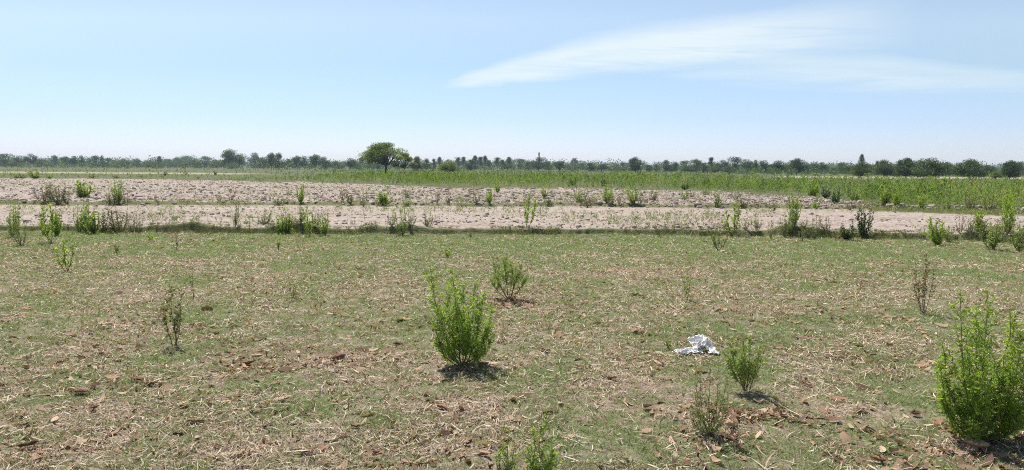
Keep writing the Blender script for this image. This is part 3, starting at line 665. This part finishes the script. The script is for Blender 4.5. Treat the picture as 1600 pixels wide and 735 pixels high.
N2 = [('mixed', 80, 318, 30, 24), ('dry', 104, 320, 28, 22), ('dry', 62, 318, 22, 16), ('green', 126, 309, 22, 20), ('pale', 180, 321, 28, 24), ('pale', 592, 321, 20, 18), ('mixed', 918, 321, 18, 18), ('pale', 955, 321, 22, 16), ('pale', 1000, 321, 20, 16), ('mixed', 70, 317, 26, 16), ('mixed', 92, 320, 36, 34), ('green', 133, 309, 28, 30), ('dry', 172, 318, 26, 18), ('green', 186, 320, 38, 18), ('dry', 198, 320, 28, 14), ('dry', 248, 317, 20, 10), ('dry', 360, 317, 30, 14), ('pale', 342, 316, 16, 12),
      ('mixed', 436, 321, 16, 17), ('green', 470, 320, 30, 16), ('pale', 450, 306, 12, 12), ('dry', 535, 319, 26, 12), ('mixed', 548, 321, 22, 18), ('mixed', 568, 320, 26, 14), ('green', 599, 322, 28, 28), ('pale', 636, 308, 16, 28), ('light', 635, 323, 15, 18),
      ('dry', 683, 321, 26, 10), ('dry', 702, 321, 30, 12), ('pale', 720, 324, 14, 20), ('mixed', 745, 320, 16, 18), ('green', 765, 320, 24, 13), ('green', 778, 301, 18, 13), ('pale', 738, 307, 12, 24), ('green', 850, 312, 18, 14),
      ('dry', 826, 322, 18, 16), ('mixed', 857, 323, 14, 22), ('pale', 863, 308, 12, 12), ('light', 908, 320, 26, 26), ('pale', 929, 320, 16, 14), ('green', 948, 319, 30, 22), ('pale', 967, 320, 22, 9), ('green', 990, 322, 30, 22), ('mixed', 1023, 314, 17, 15),
      ('light', 1070, 314, 18, 15), ('pale', 1082, 308, 11, 12), ('pale', 1103, 308, 15, 20), ('light', 1120, 325, 28, 18), ('pale', 1150, 312, 14, 18), ('mixed', 1160, 326, 22, 26), ('dry', 1184, 327, 16, 20), ('pale', 1210, 330, 20, 18), ('green', 1243, 325, 18, 16), ('green', 1275, 327, 14, 16),
      ('dark', 1305, 320, 26, 15), ('mixed', 1328, 325, 14, 16), ('green', 1268, 309, 26, 22), ('dark', 1290, 310, 18, 14), ('green', 1382, 325, 32, 24), ('dark', 1334, 316, 16, 12), ('green', 1440, 326, 24, 16), ('mixed', 1516, 331, 32, 20), ('mixed', 1545, 331, 26, 24), ('green', 1400, 325, 28, 18), ('light', 1480, 327, 22, 16), ('green', 1575, 333, 30, 22)]
N3 = [('green', 25, 280, 10, 10), ('green', 55, 280, 14, 26), ('green', 78, 280, 9, 10), ('mixed', 35, 280, 9, 14), ('dark', 258, 275, 7, 4), ('pale', 310, 280, 6, 8), ('mixed', 180, 279, 7, 14), ('mixed', 145, 279, 8, 14), ('dark', 337, 274, 6, 5), ('light', 290, 274, 9, 7), ('dark', 522, 270, 4, 5), ('dark', 708, 273, 4, 5),
      ('dark', 895, 290, 12, 14), ('dark', 942, 292, 12, 10), ('dark', 1105, 294, 16, 10), ('dark', 1070, 298, 12, 14)]
for q in N1: put(*q, 'near')
for q in N2: put(*q, 'ridge')
for q in N3: put(*q, 'belt')
ORD = ['first', 'second', 'third', 'fourth', 'fifth', 'sixth', 'seventh', 'eighth', 'ninth', 'tenth', 'eleventh', 'twelfth']
def label_row(items, marks, where, grp):
    items = sorted(items, key=lambda q: q[1])
    xs = [q[1] for q in items]
    for i, it in enumerate(items):
        best = None
        for mx, mn in marks:
            if mx <= it[1]: cnt = sum(1 for v in xs if mx < v <= it[1]) or 1; side = 'right'
            else: cnt = sum(1 for v in xs if it[1] <= v < mx) or 1; side = 'left'
            if best is None or cnt < best[0]: best = (cnt, side, mn)
        it[5]['label'] = f'{it[3]} {it[4]} {where}, {ORD[best[0] - 1]} {best[1]}ward from below {best[2]}' if best[2][0] != 'p' else f'{it[3]} {it[4]} {where}, {ORD[best[0] - 1]} from picture left edge'
        it[5]['group'] = grp
marks = [(0.0, 'picture'), (362, 'broad round tree'), (603, 'the largest acacia'), (700, 'lone domed acacia'), (842, 'the spiked tree'), (993, 'tall dark tree'), (1245, 'twin crowned tree'), (1416, 'blocky dark tree')]
label_row([q for q in REG if q[0] == 'near'], marks, 'on the near bund', 'shrubs along the near bund')
label_row([q for q in REG if q[0] == 'ridge'], marks, 'on the far ridge', 'shrubs along the ridge in the ploughed field')
label_row([q for q in REG if q[0] == 'belt'], marks, 'beyond the ploughed field', 'shrubs beyond the ploughed field')

# ------------------------------------------------------------------ trees
def tree_data(seed, shape, nleaf, leaf, clumps=14):
    """unit tree: 1 high, about 1 wide; trunk with limbs that reach every clump of the crown"""
    r = np.random.default_rng(seed); cs, rs = [], []
    for i in range(clumps):
        a = r.uniform(0, 2 * math.pi); q = r.random() ** 0.5
        if shape == 'umbrella': c = [math.cos(a) * q * 0.40, math.sin(a) * q * 0.40, 0.88 - 0.46 * q ** 2.2 + r.uniform(-0.07, 0.02)]; s = [0.12, 0.12, 0.085]
        elif shape == 'dome': c = [math.cos(a) * q * 0.36, math.sin(a) * q * 0.36, 0.78 - 0.46 * q ** 2.0 - 0.26 * r.random()]; s = [0.17, 0.17, 0.15]
        elif shape == 'full': c = [math.cos(a) * q * 0.40, math.sin(a) * q * 0.40, r.uniform(0.16, 0.82 * math.sqrt(1 - 0.72 * q * q))]; s = [0.15, 0.15, 0.14]
        elif shape == 'round': z = r.uniform(0.18, 0.84); w = 0.38 * math.sqrt(max(0.05, 1 - ((z - 0.48) / 0.42) ** 2)); c = [math.cos(a) * q * w, math.sin(a) * q * w, z]; s = [0.17, 0.17, 0.15]
        elif shape == 'tall': z = r.uniform(0.30, 0.90); w = 0.40 * (1.2 - 0.85 * z) ; c = [math.cos(a) * q * w, math.sin(a) * q * w, z]; s = [0.18, 0.18, 0.12]
        elif shape == 'open': z = r.uniform(0.30, 0.86 - 0.25 * q); c = [math.cos(a) * q * 0.36, math.sin(a) * q * 0.36, z]; s = [0.16, 0.16, 0.13]
        elif shape == 'low': c = [math.cos(a) * q * 0.42, math.sin(a) * q * 0.42, r.uniform(0.15, 0.85 - 0.35 * q)]; s = [0.16, 0.16, 0.20]
        else: z = r.uniform(0.25, 0.93); c = [math.cos(a) * q * 0.20, math.sin(a) * q * 0.24, z]; c[0] *= 1.25 - z; c[1] *= 1.25 - z; s = [0.38 * (1.3 - z), 0.38 * (1.3 - z), 0.11]
        cs.append(c); rs.append(np.array(s) * r.uniform(0.7, 1.25))
    cs = np.array(cs); cs[0] = [0.02, 0.0, cs[:, 2].max()]
    per = int(nleaf * (1.0 if nleaf > 10000 else 1.7)) // clumps; P, D, T = [], [], []
    for c, s in zip(cs, rs):
        v = norm(r.normal(size=(per, 3))); rr_ = r.random(per) ** 0.38
        jag = 1 + 0.20 * r.normal(size=(per, 1)) * (r.random((per, 1)) < 0.3)
        p = c + v * s * rr_[:, None] * jag
        if shape in ('umbrella', 'dome'): p[:, 2] = np.maximum(p[:, 2], c[2] - s[2] * 0.55 + r.normal(0, 0.01, per))
        P.append(p); D.append(v + r.normal(0, 0.7, (per, 3)) + [0, 0, 0.3]); T.append(np.full(per, r.normal(0, 0.10)))
    P = np.concatenate(P); D = np.concatenate(D); T = np.concatenate(T); n = len(P)
    V, Fq = leaf_quads(P, D, leaf * r.uniform(0.5, 1.4, n), leaf * 0.5 * r.uniform(0.7, 1.3, n), r, 0.1)
    rn = np.clip(0.45 + T + r.normal(0, 0.2, n), 0, 1)
    fork = {'umbrella': 0.28, 'dome': 0.20, 'round': 0.14, 'tall': 0.3, 'open': 0.30, 'low': 0.08, 'full': 0.10}.get(shape, 0.35)
    paths = [np.array([[0, 0, -0.02], [0.005, 0, fork * 0.3], [0.012, 0.004, fork * 0.7], [0.0, 0, fork]])]; radii = [np.array([0.034, 0.026, 0.023, 0.022])]
    if shape in ('tall', 'column', 'round'):
        paths.append(np.array([[0, 0, fork], [0.012, 0, 0.55], [0.0, 0.01, 0.85]])); radii.append(np.array([0.022, 0.015, 0.004]))
    for c in cs:
        b = np.array([0, 0, fork * r.uniform(0.85, 1.0) + (0.4 * (c[2] - fork) if shape in ('tall', 'column') else 0)])
        m1 = b * 0.6 + c * 0.4 + [0, 0, -0.05 * (c[2] - b[2])] + r.normal(0, 0.015, 3); m2 = b * 0.28 + c * 0.72 + [0, 0, 0.02] + r.normal(0, 0.015, 3)
        paths.append(np.array([b, m1, m2, c])); radii.append(np.array([0.015, 0.010, 0.006, 0.002]))
        for _ in range(2):
            e = c + r.normal(0, 0.07, 3); paths.append(np.array([m1, m1 * 0.5 + e * 0.5 + [0, 0, 0.015], e])); radii.append(np.array([0.006, 0.004, 0.0015]))
    return tubes(paths, radii, 6), (V, Fq, np.repeat(rn, 4))
TK = {}
def tproto(key, shape, crownm, words, cat_leaf=1500, leaf=0.05, clumps=14, seeds=2, cat='tree', name='tree'):
    TK[key] = dict(data=[tree_data(500 + len(TK) * 31 + s, shape, cat_leaf, leaf, clumps) for s in range(seeds)], crownm=crownm, words=words, made={}, name=name, full=shape in ('full', 'low'))
tproto('big_acacia', 'umbrella', 'crown_acacia', '', 15000, 0.026, 40, 1, name='acacia_tree')
tproto('twin', 'umbrella', 'crown_acacia', '', 4500, 0.035, 16, 1, name='acacia_tree')
tproto('rust', 'dome', 'crown_rust', 'rusty brown', 2600, 0.045, 12, 1)
tproto('dome', 'dome', 'crown_acacia', 'domed green', 5000, 0.035, 20, 2, name='acacia_tree')
tproto('domedark', 'full', 'crown_mid', 'domed dark', 6000, 0.038, 30, 2, name='acacia_tree')
tproto('full', 'full', 'crown_dark', 'full crowned dark', 5000, 0.04, 28, 2)
tproto('fullgreen', 'full', 'crown_acacia', 'full crowned green', 5000, 0.038, 28, 2)
tproto('round', 'round', 'crown_dark', 'rounded dark', 2200, 0.045, 16, 3)
tproto('roundmid', 'round', 'crown_mid', 'rounded green', 2200, 0.045, 16, 3)
tproto('open', 'open', 'crown_dark', 'loose crowned', 2400, 0.045, 18, 3)
tproto('tall', 'tall', 'crown_dark', 'tapering', 1500, 0.045, 14, 3)
tproto('column', 'column', 'crown_mid', 'narrow upright', 1600, 0.05, 20, 3)
tproto('low', 'low', 'crown_mid', 'low spreading', 2000, 0.05, 18, 3)
TR = []
def tree(key, px, top, w, base=None, d=None, label=None, tilt=0.0):
    """crown top at picture height `top`, crown `w` wide, standing at distance d (or where `base` meets the ground)"""
    hy = 257.5 + 0.0062 * px
    if d is None: x, y, z = ground(px, base)
    else:
        a, e = px_dir(px, hy); y = d; x = a * y; z = float(H(x, y))
    _, et = px_dir(px, top)
    h = (CAM_Z + et * y) - z; ws = (w * (1.22 if label is None else 1.0) + (6 if key == 'column' and px not in (842, 1370) else 0)) * y / F_PX / 0.95
    K = TK[key]; i = random.randrange(len(K['data'])); rz = random.uniform(0, 6.28)
    h /= 0.90 if K['full'] else 0.985
    if i not in K['made']:
        (sv, sf), (V, Fq, rn) = K['data'][i]
        root = empty(K['name'], (x, y, z), rz, (ws, ws, h))
        mesh_np('trunk', sv, sf, MAT['bark'], root, smooth=True); mesh_np('crown', V, Fq, MAT[K['crownm']], root, attrs={'rnd': rn}); K['made'][i] = root
    else:
        src = K['made'][i]; root = src.copy(); C.objects.link(root)
        for ch in list(src.children):
            c = ch.copy(); C.objects.link(c); c.parent = root
        root.location = (x, y, z); root.rotation_euler = (0, 0, rz); root.scale = (ws, ws, h)
    root['category'] = 'tree'
    if label: root['label'] = label
    TR.append([px, label, K['words'], root, top])
    return root
tree('big_acacia', 603, 220, 80, base=272, label='largest umbrella shaped acacia standing alone in the green weeds').rotation_euler = (0, 0, 1.0)
tree('twin', 632, 240, 38, base=272, label='smaller acacia with rusty edge overlapping the right side of the largest acacia')
tree('rust', 650, 245, 24, base=269, label='rusty brown small tree just right of the paired acacias')
tree('fullgreen', 700, 246, 36, base=271, label='lone domed green acacia to the right of the largest acacia')
tree('domedark', 362, 234, 46, base=264, label='broad dark round tree, tallest on the left half of the skyline')
tree('round', 842, 245, 32, d=330, label='rounded grey green tree with a thin spike rising from its top')
tree('full', 993, 245, 26, d=270, label='tall dark dense tree, highest in the skyline between middle and right')
tree('full', 1416, 244, 36, base=279, label='blocky dark tree, tallest of the right cluster')
tree('domedark', 1343, 253, 34, base=278, label='domed tree with visible trunk under a tall thin treetop')
tree('domedark', 1382, 250, 38, base=277, label='round domed tree left of the blocky dark tree')
tree('domedark', 1455, 247, 56, base=280, label='wide flat topped dark tree right of the blocky dark tree')
tree('domedark', 1515, 249, 56, base=280, label='broad uneven green tree near the right end of the skyline')
tree('dome', 1556, 266, 22, base=281, label='small light green tree in front of the right end of the skyline')
tree('full', 1578, 248, 28, base=281, label='dark tree cut by the right edge of the picture')
tree('full', 1245, 247, 32, d=210, label='green tree with two rounded crowns left of the low gap on the right')
T = [('roundmid', 30, 240, 26, 420), ('open', 48, 239, 18, 420), ('roundmid', 8, 240, 26, 420), ('low', 62, 247, 22, 420), ('round', 86, 242, 10, 480), ('round', 102, 244, 15, 450), ('open', 116, 242, 16, 420), ('round', 128, 242, 8, 430),
     ('round', 150, 243, 22, 470), ('tall', 160, 243, 8, 470), ('roundmid', 170, 247, 18, 470), ('low', 190, 249, 24, 480), ('roundmid', 213, 249, 18, 500), ('low', 232, 250, 20, 520), ('column', 249, 245, 7, 520), ('low', 262, 247, 24, 640), ('low', 290, 243, 40, 660), ('low', 275, 245, 26, 620), ('roundmid', 320, 244, 20, 560), ('low', 306, 248, 20, 480), ('low', 338, 250, 18, 480),
     ('open', 398, 237, 22, 620), ('roundmid', 411, 242, 22, 380), ('round', 424, 238, 14, 330), ('round', 436, 239, 20, 330), ('open', 452, 247, 14, 360), ('round', 464, 243, 16, 340), ('tall', 476, 245, 14, 340), ('round', 492, 241, 20, 320), ('round', 508, 244, 15, 320), ('low', 524, 250, 24, 420), ('open', 547, 246, 20, 300), ('column', 565, 246, 10, 480), ('tall', 577, 249, 12, 360), ('low', 590, 252, 20, 420), ('low', 560, 254, 20, 440),
     ('round', 667, 248, 13, 330), ('tall', 677, 248, 11, 340), ('column', 652, 244, 9, 460), ('column', 687, 246, 8, 480), ('column', 716, 247, 7, 480), ('column', 724, 246, 8, 480), ('round', 737, 249, 22, 300), ('column', 742, 244, 10, 420), ('column', 751, 246, 9, 420), ('column', 758, 244, 8, 430), ('tall', 764, 250, 12, 400), ('column', 777, 247, 10, 440), ('column', 785, 250, 9, 430), ('column', 795, 246, 10, 450), ('open', 793, 255, 14, 330),
     ('roundmid', 812, 248, 20, 480), ('low', 826, 251, 18, 400), ('column', 842, 239, 4, 325), ('low', 858, 252, 16, 420), ('round', 874, 251, 22, 300), ('tall', 897, 247, 14, 560), ('low', 893, 253, 22, 520), ('roundmid', 910, 255, 16, 480), ('round', 922, 254, 18, 300), ('open', 940, 254, 18, 320), ('low', 930, 258, 24, 430), ('low', 956, 258, 22, 420), ('open', 963, 255, 10, 480), ('column', 973, 255, 7, 440), ('low', 975, 259, 22, 360),
     ('roundmid', 1012, 257, 18, 300), ('roundmid', 1026, 257, 14, 340), ('round', 1041, 250, 18, 300), ('low', 1050, 257, 22, 340), ('tall', 1055, 253, 14, 320), ('roundmid', 1071, 251, 22, 320), ('round', 1088, 248, 18, 290), ('round', 1099, 254, 18, 260), ('column', 1111, 247, 8, 300), ('low', 1080, 258, 26, 300), ('open', 1128, 249, 20, 280), ('roundmid', 1148, 245, 22, 280), ('roundmid', 1167, 245, 24, 280), ('open', 1181, 248, 12, 290), ('round', 1195, 250, 20, 240), ('low', 1118, 258, 20, 270), ('low', 1140, 259, 22, 270),
     ('open', 1214, 249, 26, 230), ('roundmid', 1230, 254, 18, 230), ('roundmid', 1262, 255, 16, 240), ('round', 1272, 255, 16, 260), ('open', 1284, 252, 18, 260), ('low', 1300, 259, 22, 260), ('roundmid', 1315, 254, 16, 240), ('low', 1328, 258, 20, 240), ('column', 1346, 242, 8, 320), ('low', 1362, 258, 26, 200), ('column', 1370, 251, 7, 300), ('low', 1400, 256, 22, 180), ('low', 1436, 256, 24, 200), ('low', 1485, 256, 24, 200), ('roundmid', 1478, 253, 18, 200), ('round', 1544, 258, 24, 210), ('low', 1530, 262, 24, 220), ('roundmid', 1596, 252, 28, 240), ('roundmid', -25, 243, 30, 420), ('round', -60, 240, 30, 400), ('roundmid', 1640, 250, 40, 220), ('round', 1690, 248, 40, 220)]
for t in T: tree(t[0], t[1], t[2], t[3], d=t[4])
tmarks = [(0.0, "picture's left edge"), (362, 'the broad dark round tree'), (603, 'the largest acacia'), (700, 'the lone domed acacia'), (842, 'the spiked tree'), (993, 'the tall dark tree'), (1245, 'the two crowned tree'), (1416, 'the blocky dark tree')]
# drop the trees wholly outside the frame from the labelled count, but keep them described
vis = sorted([q for q in TR if q[1] is None and 0 <= q[0] <= 1600], key=lambda q: q[0])
for q in TR:
    if q[1] is not None: q[3]['group'] = 'trees along the skyline'; continue
    q[3]['group'] = 'trees along the skyline'
    if not 0 <= q[0] <= 1600:
        q[3]['label'] = f"{q[2]} tree beyond the {'left' if q[0] < 0 else 'right'} edge of the picture" + (', farther out' if q[0] in (-60, 1690) else ''); continue
    best = None
    for mx, mn in tmarks:
        if mx <= q[0]: cnt = sum(1 for v in vis if mx < v[0] <= q[0]); side = 'right'
        else: cnt = sum(1 for v in vis if q[0] <= v[0] < mx); side = 'left'
        if best is None or cnt < best[0]: best = (cnt, side, mn)
    if best[0] <= 12: q[3]['label'] = f'{q[2]} skyline tree, {ORD[best[0] - 1]} small one {best[1]} of {best[2]}'
    else: q[3]['label'] = f'{q[2]} skyline tree, {best[0]} small ones {best[1]} of {best[2]}'

# far-off scrub and woodland that reads as one mass
def wood(name, n, dlo, dhi, hlo, hhi, mat, label, seed, leaf, nl=60, u0=-1.0, u1=1.0, thr=0.3):
    r = np.random.default_rng(seed)
    u = r.uniform(u0, u1, n); d = r.uniform(dlo, dhi, n); x = u * d
    k = fbm(x * 0.02 + seed, d * 0.01, 3) > thr; x, d = x[k], d[k]; n = len(x)
    h = r.uniform(hlo, hhi, n) * (0.6 + 0.8 * fbm(x * 0.03, d * 0.03 + seed, 3))
    v = norm(r.normal(size=(n, nl, 3))) * (r.random((n, nl, 1)) ** 0.4)
    P = np.stack([x, d, h * 0.55], -1)[:, None] + v * np.stack([h * 0.55, h * 0.55, h * 0.5], -1)[:, None]
    P = P.reshape(-1, 3); D = r.normal(size=P.shape) + [0, 0, 0.3]
    Lh = np.repeat(h, nl) * leaf
    V, Fq = leaf_quads(P, D, Lh * r.uniform(0.6, 1.4, len(P)), Lh * 0.6, r, 0.1)
    rn = np.repeat(np.clip(0.4 + np.repeat(r.normal(0, 0.2, n), nl) + r.normal(0, 0.15, n * nl), 0, 1), 4)
    tag(mesh_np(name, V, Fq, MAT[mat], attrs={'rnd': rn}), label, 'woodland', kind='stuff')
wood('distant_woodland', 1500, 800, 1150, 6, 12, 'crown_mid', 'faint bluish woodland forming the farthest skyline', 21, 0.16, u0=-1.1, u1=1.1)
wood('far_woodland', 1300, 480, 720, 3, 7, 'crown_mid', 'hazy wood behind the separate skyline trees', 22, 0.15)
wood('scrub', 1500, 300, 460, 1.4, 3.4, 'crown_mid', 'low dark scrub at the foot of the skyline trees', 23, 0.17)
wood('scrub', 500, 175, 260, 0.9, 2.0, 'crown_mid', 'low green scrub under the trees on the right', 24, 0.17, u0=0.30, u1=1.0)

# ------------------------------------------------------------------ crumpled white litter
def crumple(name, loc, sx_, sy_, hgt, seed, mat, parent, rz=0, lean=0.0, n=44):
    r = np.random.default_rng(seed)
    u, v = np.meshgrid(np.linspace(-1, 1, n), np.linspace(-1, 1, n))
    ang = np.arctan2(v, u); rr_ = np.sqrt(u * u + v * v)
    edge_ = 1 - 0.30 * fbm(np.cos(ang) * 1.6 + seed, np.sin(ang) * 1.6, 3)
    X = u * sx_ * edge_; Y = v * sy_ * edge_
    rid = np.abs(fbm(u * 1.5 + seed, v * 1.5, 3) - 0.5) * 2
    rid3 = np.abs(fbm(u * 8 + seed, v * 8, 2) - 0.5) * 2
    rid2 = np.abs(fbm(u * 3.6 + seed * 2, v * 3.6, 2) - 0.5) * 2
    Z = hgt * (1.0 - rid * 2.1) * (0.55 + 0.45 * (1 - rr_ ** 2)) + hgt * 0.75 * (0.5 - rid2) + hgt * 0.22 * (0.5 - rid3)
    X += 0.18 * sx_ * (fbm(v * 2 + 7, u * 2 + seed, 2) - 0.5); Y += 0.25 * sy_ * (fbm(u * 2.4 + seed, v * 2 + 3, 2) - 0.5)
    Z = np.maximum(Z, -0.3 * hgt) ; Z -= Z.min()
    Y2 = Y * math.cos(lean) - 0 * Z; Z2 = Z + (Y + sy_) * math.sin(lean)
    c, s = math.cos(rz), math.sin(rz)
    P = np.stack([X * c - Y2 * s + loc[0], X * s + Y2 * c + loc[1], Z2 + loc[2]], -1).reshape(-1, 3)
    i = np.arange(n - 1)[:, None] * n; j = np.arange(n - 1)[None]
    o = mesh_np(name, P, np.stack([i + j, i + j + 1, i + n + j + 1, i + n + j], -1).reshape(-1, 4), mat, parent, smooth=True)
    m = o.modifiers.new('thick', 'SOLIDIFY'); m.thickness = 0.0015
    return o
m, nt, out = mat_new('white_plastic')
g = N(nt, 'ShaderNodeTexCoord').outputs['Object']
n1 = noise(nt, g, 14, 4, 0.6)
p = principled(nt, out, ramp(nt, n1, [(0.36, (0.36, 0.345, 0.32)), (0.46, (0.70, 0.685, 0.66)), (0.6, (0.84, 0.83, 0.81))]), 0.45, 0.4, noise(nt, g, 55, 3, 0.6), 0.004, 0.7)
MAT['plastic'] = m
x, y, z = ground(1092, 553)
root = empty('plastic_sack', (x, y, z), 0, (0.9, 0.9, 0.9))
crumple('sheet', (0.03, 0.07, 0.0), 0.125, 0.12, 0.070, 5, MAT['plastic'], root, 0.15, 0.30)
crumple('torn_flap', (-0.10, -0.06, 0.0), 0.15, 0.055, 0.038, 9, MAT['plastic'], root, 0.25, 0.2)
crumple('scrap', (-0.20, 0.00, 0.0), 0.055, 0.04, 0.03, 17, MAT['plastic'], root, 0.6, 0.1, 24)
crumple('scrap', (0.13, -0.05, 0.0), 0.06, 0.035, 0.03, 23, MAT['plastic'], root, -0.3, 0.1, 24)
tag(root, 'crumpled torn white plastic sack lying on the straw, the only white object', 'litter')

# ------------------------------------------------------------------ single curled dead leaves and thick stalks that catch the eye
def dead_leaf(px, py, L, wd, tone, seed, label, rz=0):
    r = np.random.default_rng(seed); x, y, z = ground(px, py)
    n, m = 14, 7
    t = np.linspace(0, 1, n)[:, None]; v = np.linspace(-1, 1, m)[None]
    w = wd / 2 * np.sin(math.pi * np.clip(t * 0.96 + 0.02, 0, 1)) ** 0.7 * (1 + 0.15 * r.normal(size=(n, 1)))
    X = (t - 0.5) * L + 0 * v; Y = w * v; c = r.uniform(0.5, 1.0)
    Z = 0.012 + np.abs(v) ** 1.6 * w * c + L * 0.16 * r.uniform(0.4, 1.2) * (2 * t - 1) ** 2 + 0.005 * (fbm(X * 60 + seed, Y * 60, 2) - 0.5) * 2
    P = np.stack([X, Y + 0.12 * L * np.sin(t * 3 + seed) + 0 * v, Z], -1).reshape(-1, 3)
    i = np.arange(n - 1)[:, None] * m; j = np.arange(m - 1)[None]
    o = mesh_np('dead_leaf', P, np.stack([i + j, i + j + 1, i + m + j + 1, i + m + j], -1).reshape(-1, 4), MAT['husk'], attrs={'rnd': np.clip(tone + r.normal(0, 0.05, n * m), 0, 1)}, smooth=True)
    o.location = (x, y, z); o.rotation_euler = (r.uniform(-0.2, 0.2), r.uniform(-0.2, 0.2), rz)
    md = o.modifiers.new('thick', 'SOLIDIFY'); md.thickness = 0.001
    tag(o, label, 'leaf', 'curled dead leaves on the straw')
DL = [(443, 627, 0.12, 0.05, 0.95, 'pale curled leaf, brightest left of the dense spiked bush'), (390, 571, 0.13, 0.06, 0.45, 'rust brown curled leaf up and left of the pale curled leaf'),
      (216, 596, 0.13, 0.05, 0.3, 'dark brown long leaf below the slim olive sapling'), (237, 604, 0.09, 0.06, 0.55, 'orange brown leaf touching the dark long leaf below the sapling'),
      (128, 617, 0.12, 0.05, 0.75, 'curled grey brown leaf at the left, lower than the long dark leaf'), (40, 577, 0.10, 0.05, 0.85, 'pale grey curled leaf nearest the left edge'),
      (95, 568, 0.09, 0.05, 0.35, 'brown leaf at the left, right of the pale grey leaf'), (150, 640, 0.05, 0.03, 0.1, 'small dark round leaf below the grey brown one at left'), (203, 570, 0.05, 0.03, 0.7, 'small tan leaf between two sapling shadows at the left'),
      (528, 562, 0.14, 0.06, 0.5, 'rust brown leaf patch left of the dense spiked bush shadow'), (622, 541, 0.10, 0.05, 0.15, 'dark leaf just left of the foot of the dense spiked bush'), (556, 671, 0.08, 0.05, 0.4, 'brown curled leaf low in the middle left'),
      (690, 640, 0.10, 0.05, 0.5, 'rust leaf below the spiked bush shadow'), (480, 708, 0.11, 0.05, 0.3, 'dark brown leaf near the bottom edge left of centre'), (380, 712, 0.10, 0.05, 0.8, 'tan leaf near the bottom edge, lower left'),
      (45, 700, 0.10, 0.05, 0.1, 'dark rotten leaf in the bottom left corner'), (305, 663, 0.10, 0.05, 0.45, 'brown leaf in the lower left straw, right of the small dark leaf'), (620, 565, 0.07, 0.04, 0.7, 'small tan leaf under the dark leaf beside the spiked bush'),
      (852, 550, 0.12, 0.05, 0.45, 'rust leaf between the spiked bush and the white litter'), (905, 575, 0.08, 0.04, 0.2, 'dark brown leaf nearer the camera than the rust leaf left of the litter'), (1140, 668, 0.11, 0.06, 0.9, 'pale tan leaf at the foot of the wispy bush'),
      (1222, 651, 0.09, 0.05, 0.45, 'brown leaf right of the wispy bush'), (1343, 643, 0.10, 0.06, 0.9, 'pale leaf alone on the right straw'), (1300, 660, 0.10, 0.05, 0.35, 'brown leaf left of the pale one on the right straw'),
      (1525, 702, 0.13, 0.08, 0.98, 'big pale husk under the largest bush'), (1370, 722, 0.10, 0.05, 0.6, 'tan leaf at the bottom edge, right part'), (1100, 560, 0.07, 0.04, 0.3, 'small brown leaf in front of the white litter'),
      (1430, 650, 0.06, 0.05, 0.2, 'upright dark leaf left of the largest bush'), (1012, 640, 0.09, 0.04, 0.4, 'brown leaf left of the wispy bush'), (1003, 465, 0.10, 0.04, 0.5, 'brown leaf far back above the litter')]
for i, q in enumerate(DL): dead_leaf(q[0], q[1], q[2], q[3], q[4], 700 + i, q[5], random.uniform(-0.6, 0.6))

# ------------------------------------------------------------------ air
m, nt, out = mat_new('haze')
pv = N(nt, 'ShaderNodeVolumePrincipled'); pv.inputs['Density'].default_value = HAZE
pv.inputs['Color'].default_value = (0.72, 0.88, 1.0, 1); pv.inputs['Anisotropy'].default_value = 0.0
nt.links.new(pv.outputs[0], out.inputs['Volume'])
hv8 = np.array([[sx1, sy1, sz1] for sx1 in (-5200, 5200) for sy1 in (-700, 5200) for sz1 in (-1.5, 24)], float)
hf = np.array([[0, 1, 3, 2], [4, 6, 7, 5], [0, 4, 5, 1], [2, 3, 7, 6], [0, 2, 6, 4], [1, 5, 7, 3]])
o = mesh_np('haze', hv8, hf, m); tag(o, kind='stuff', label='thin pale haze over the whole plain', cat='haze')

S.render.engine = 'CYCLES'
S.cycles.use_denoising = False
S.cycles.filter_width = 1.0
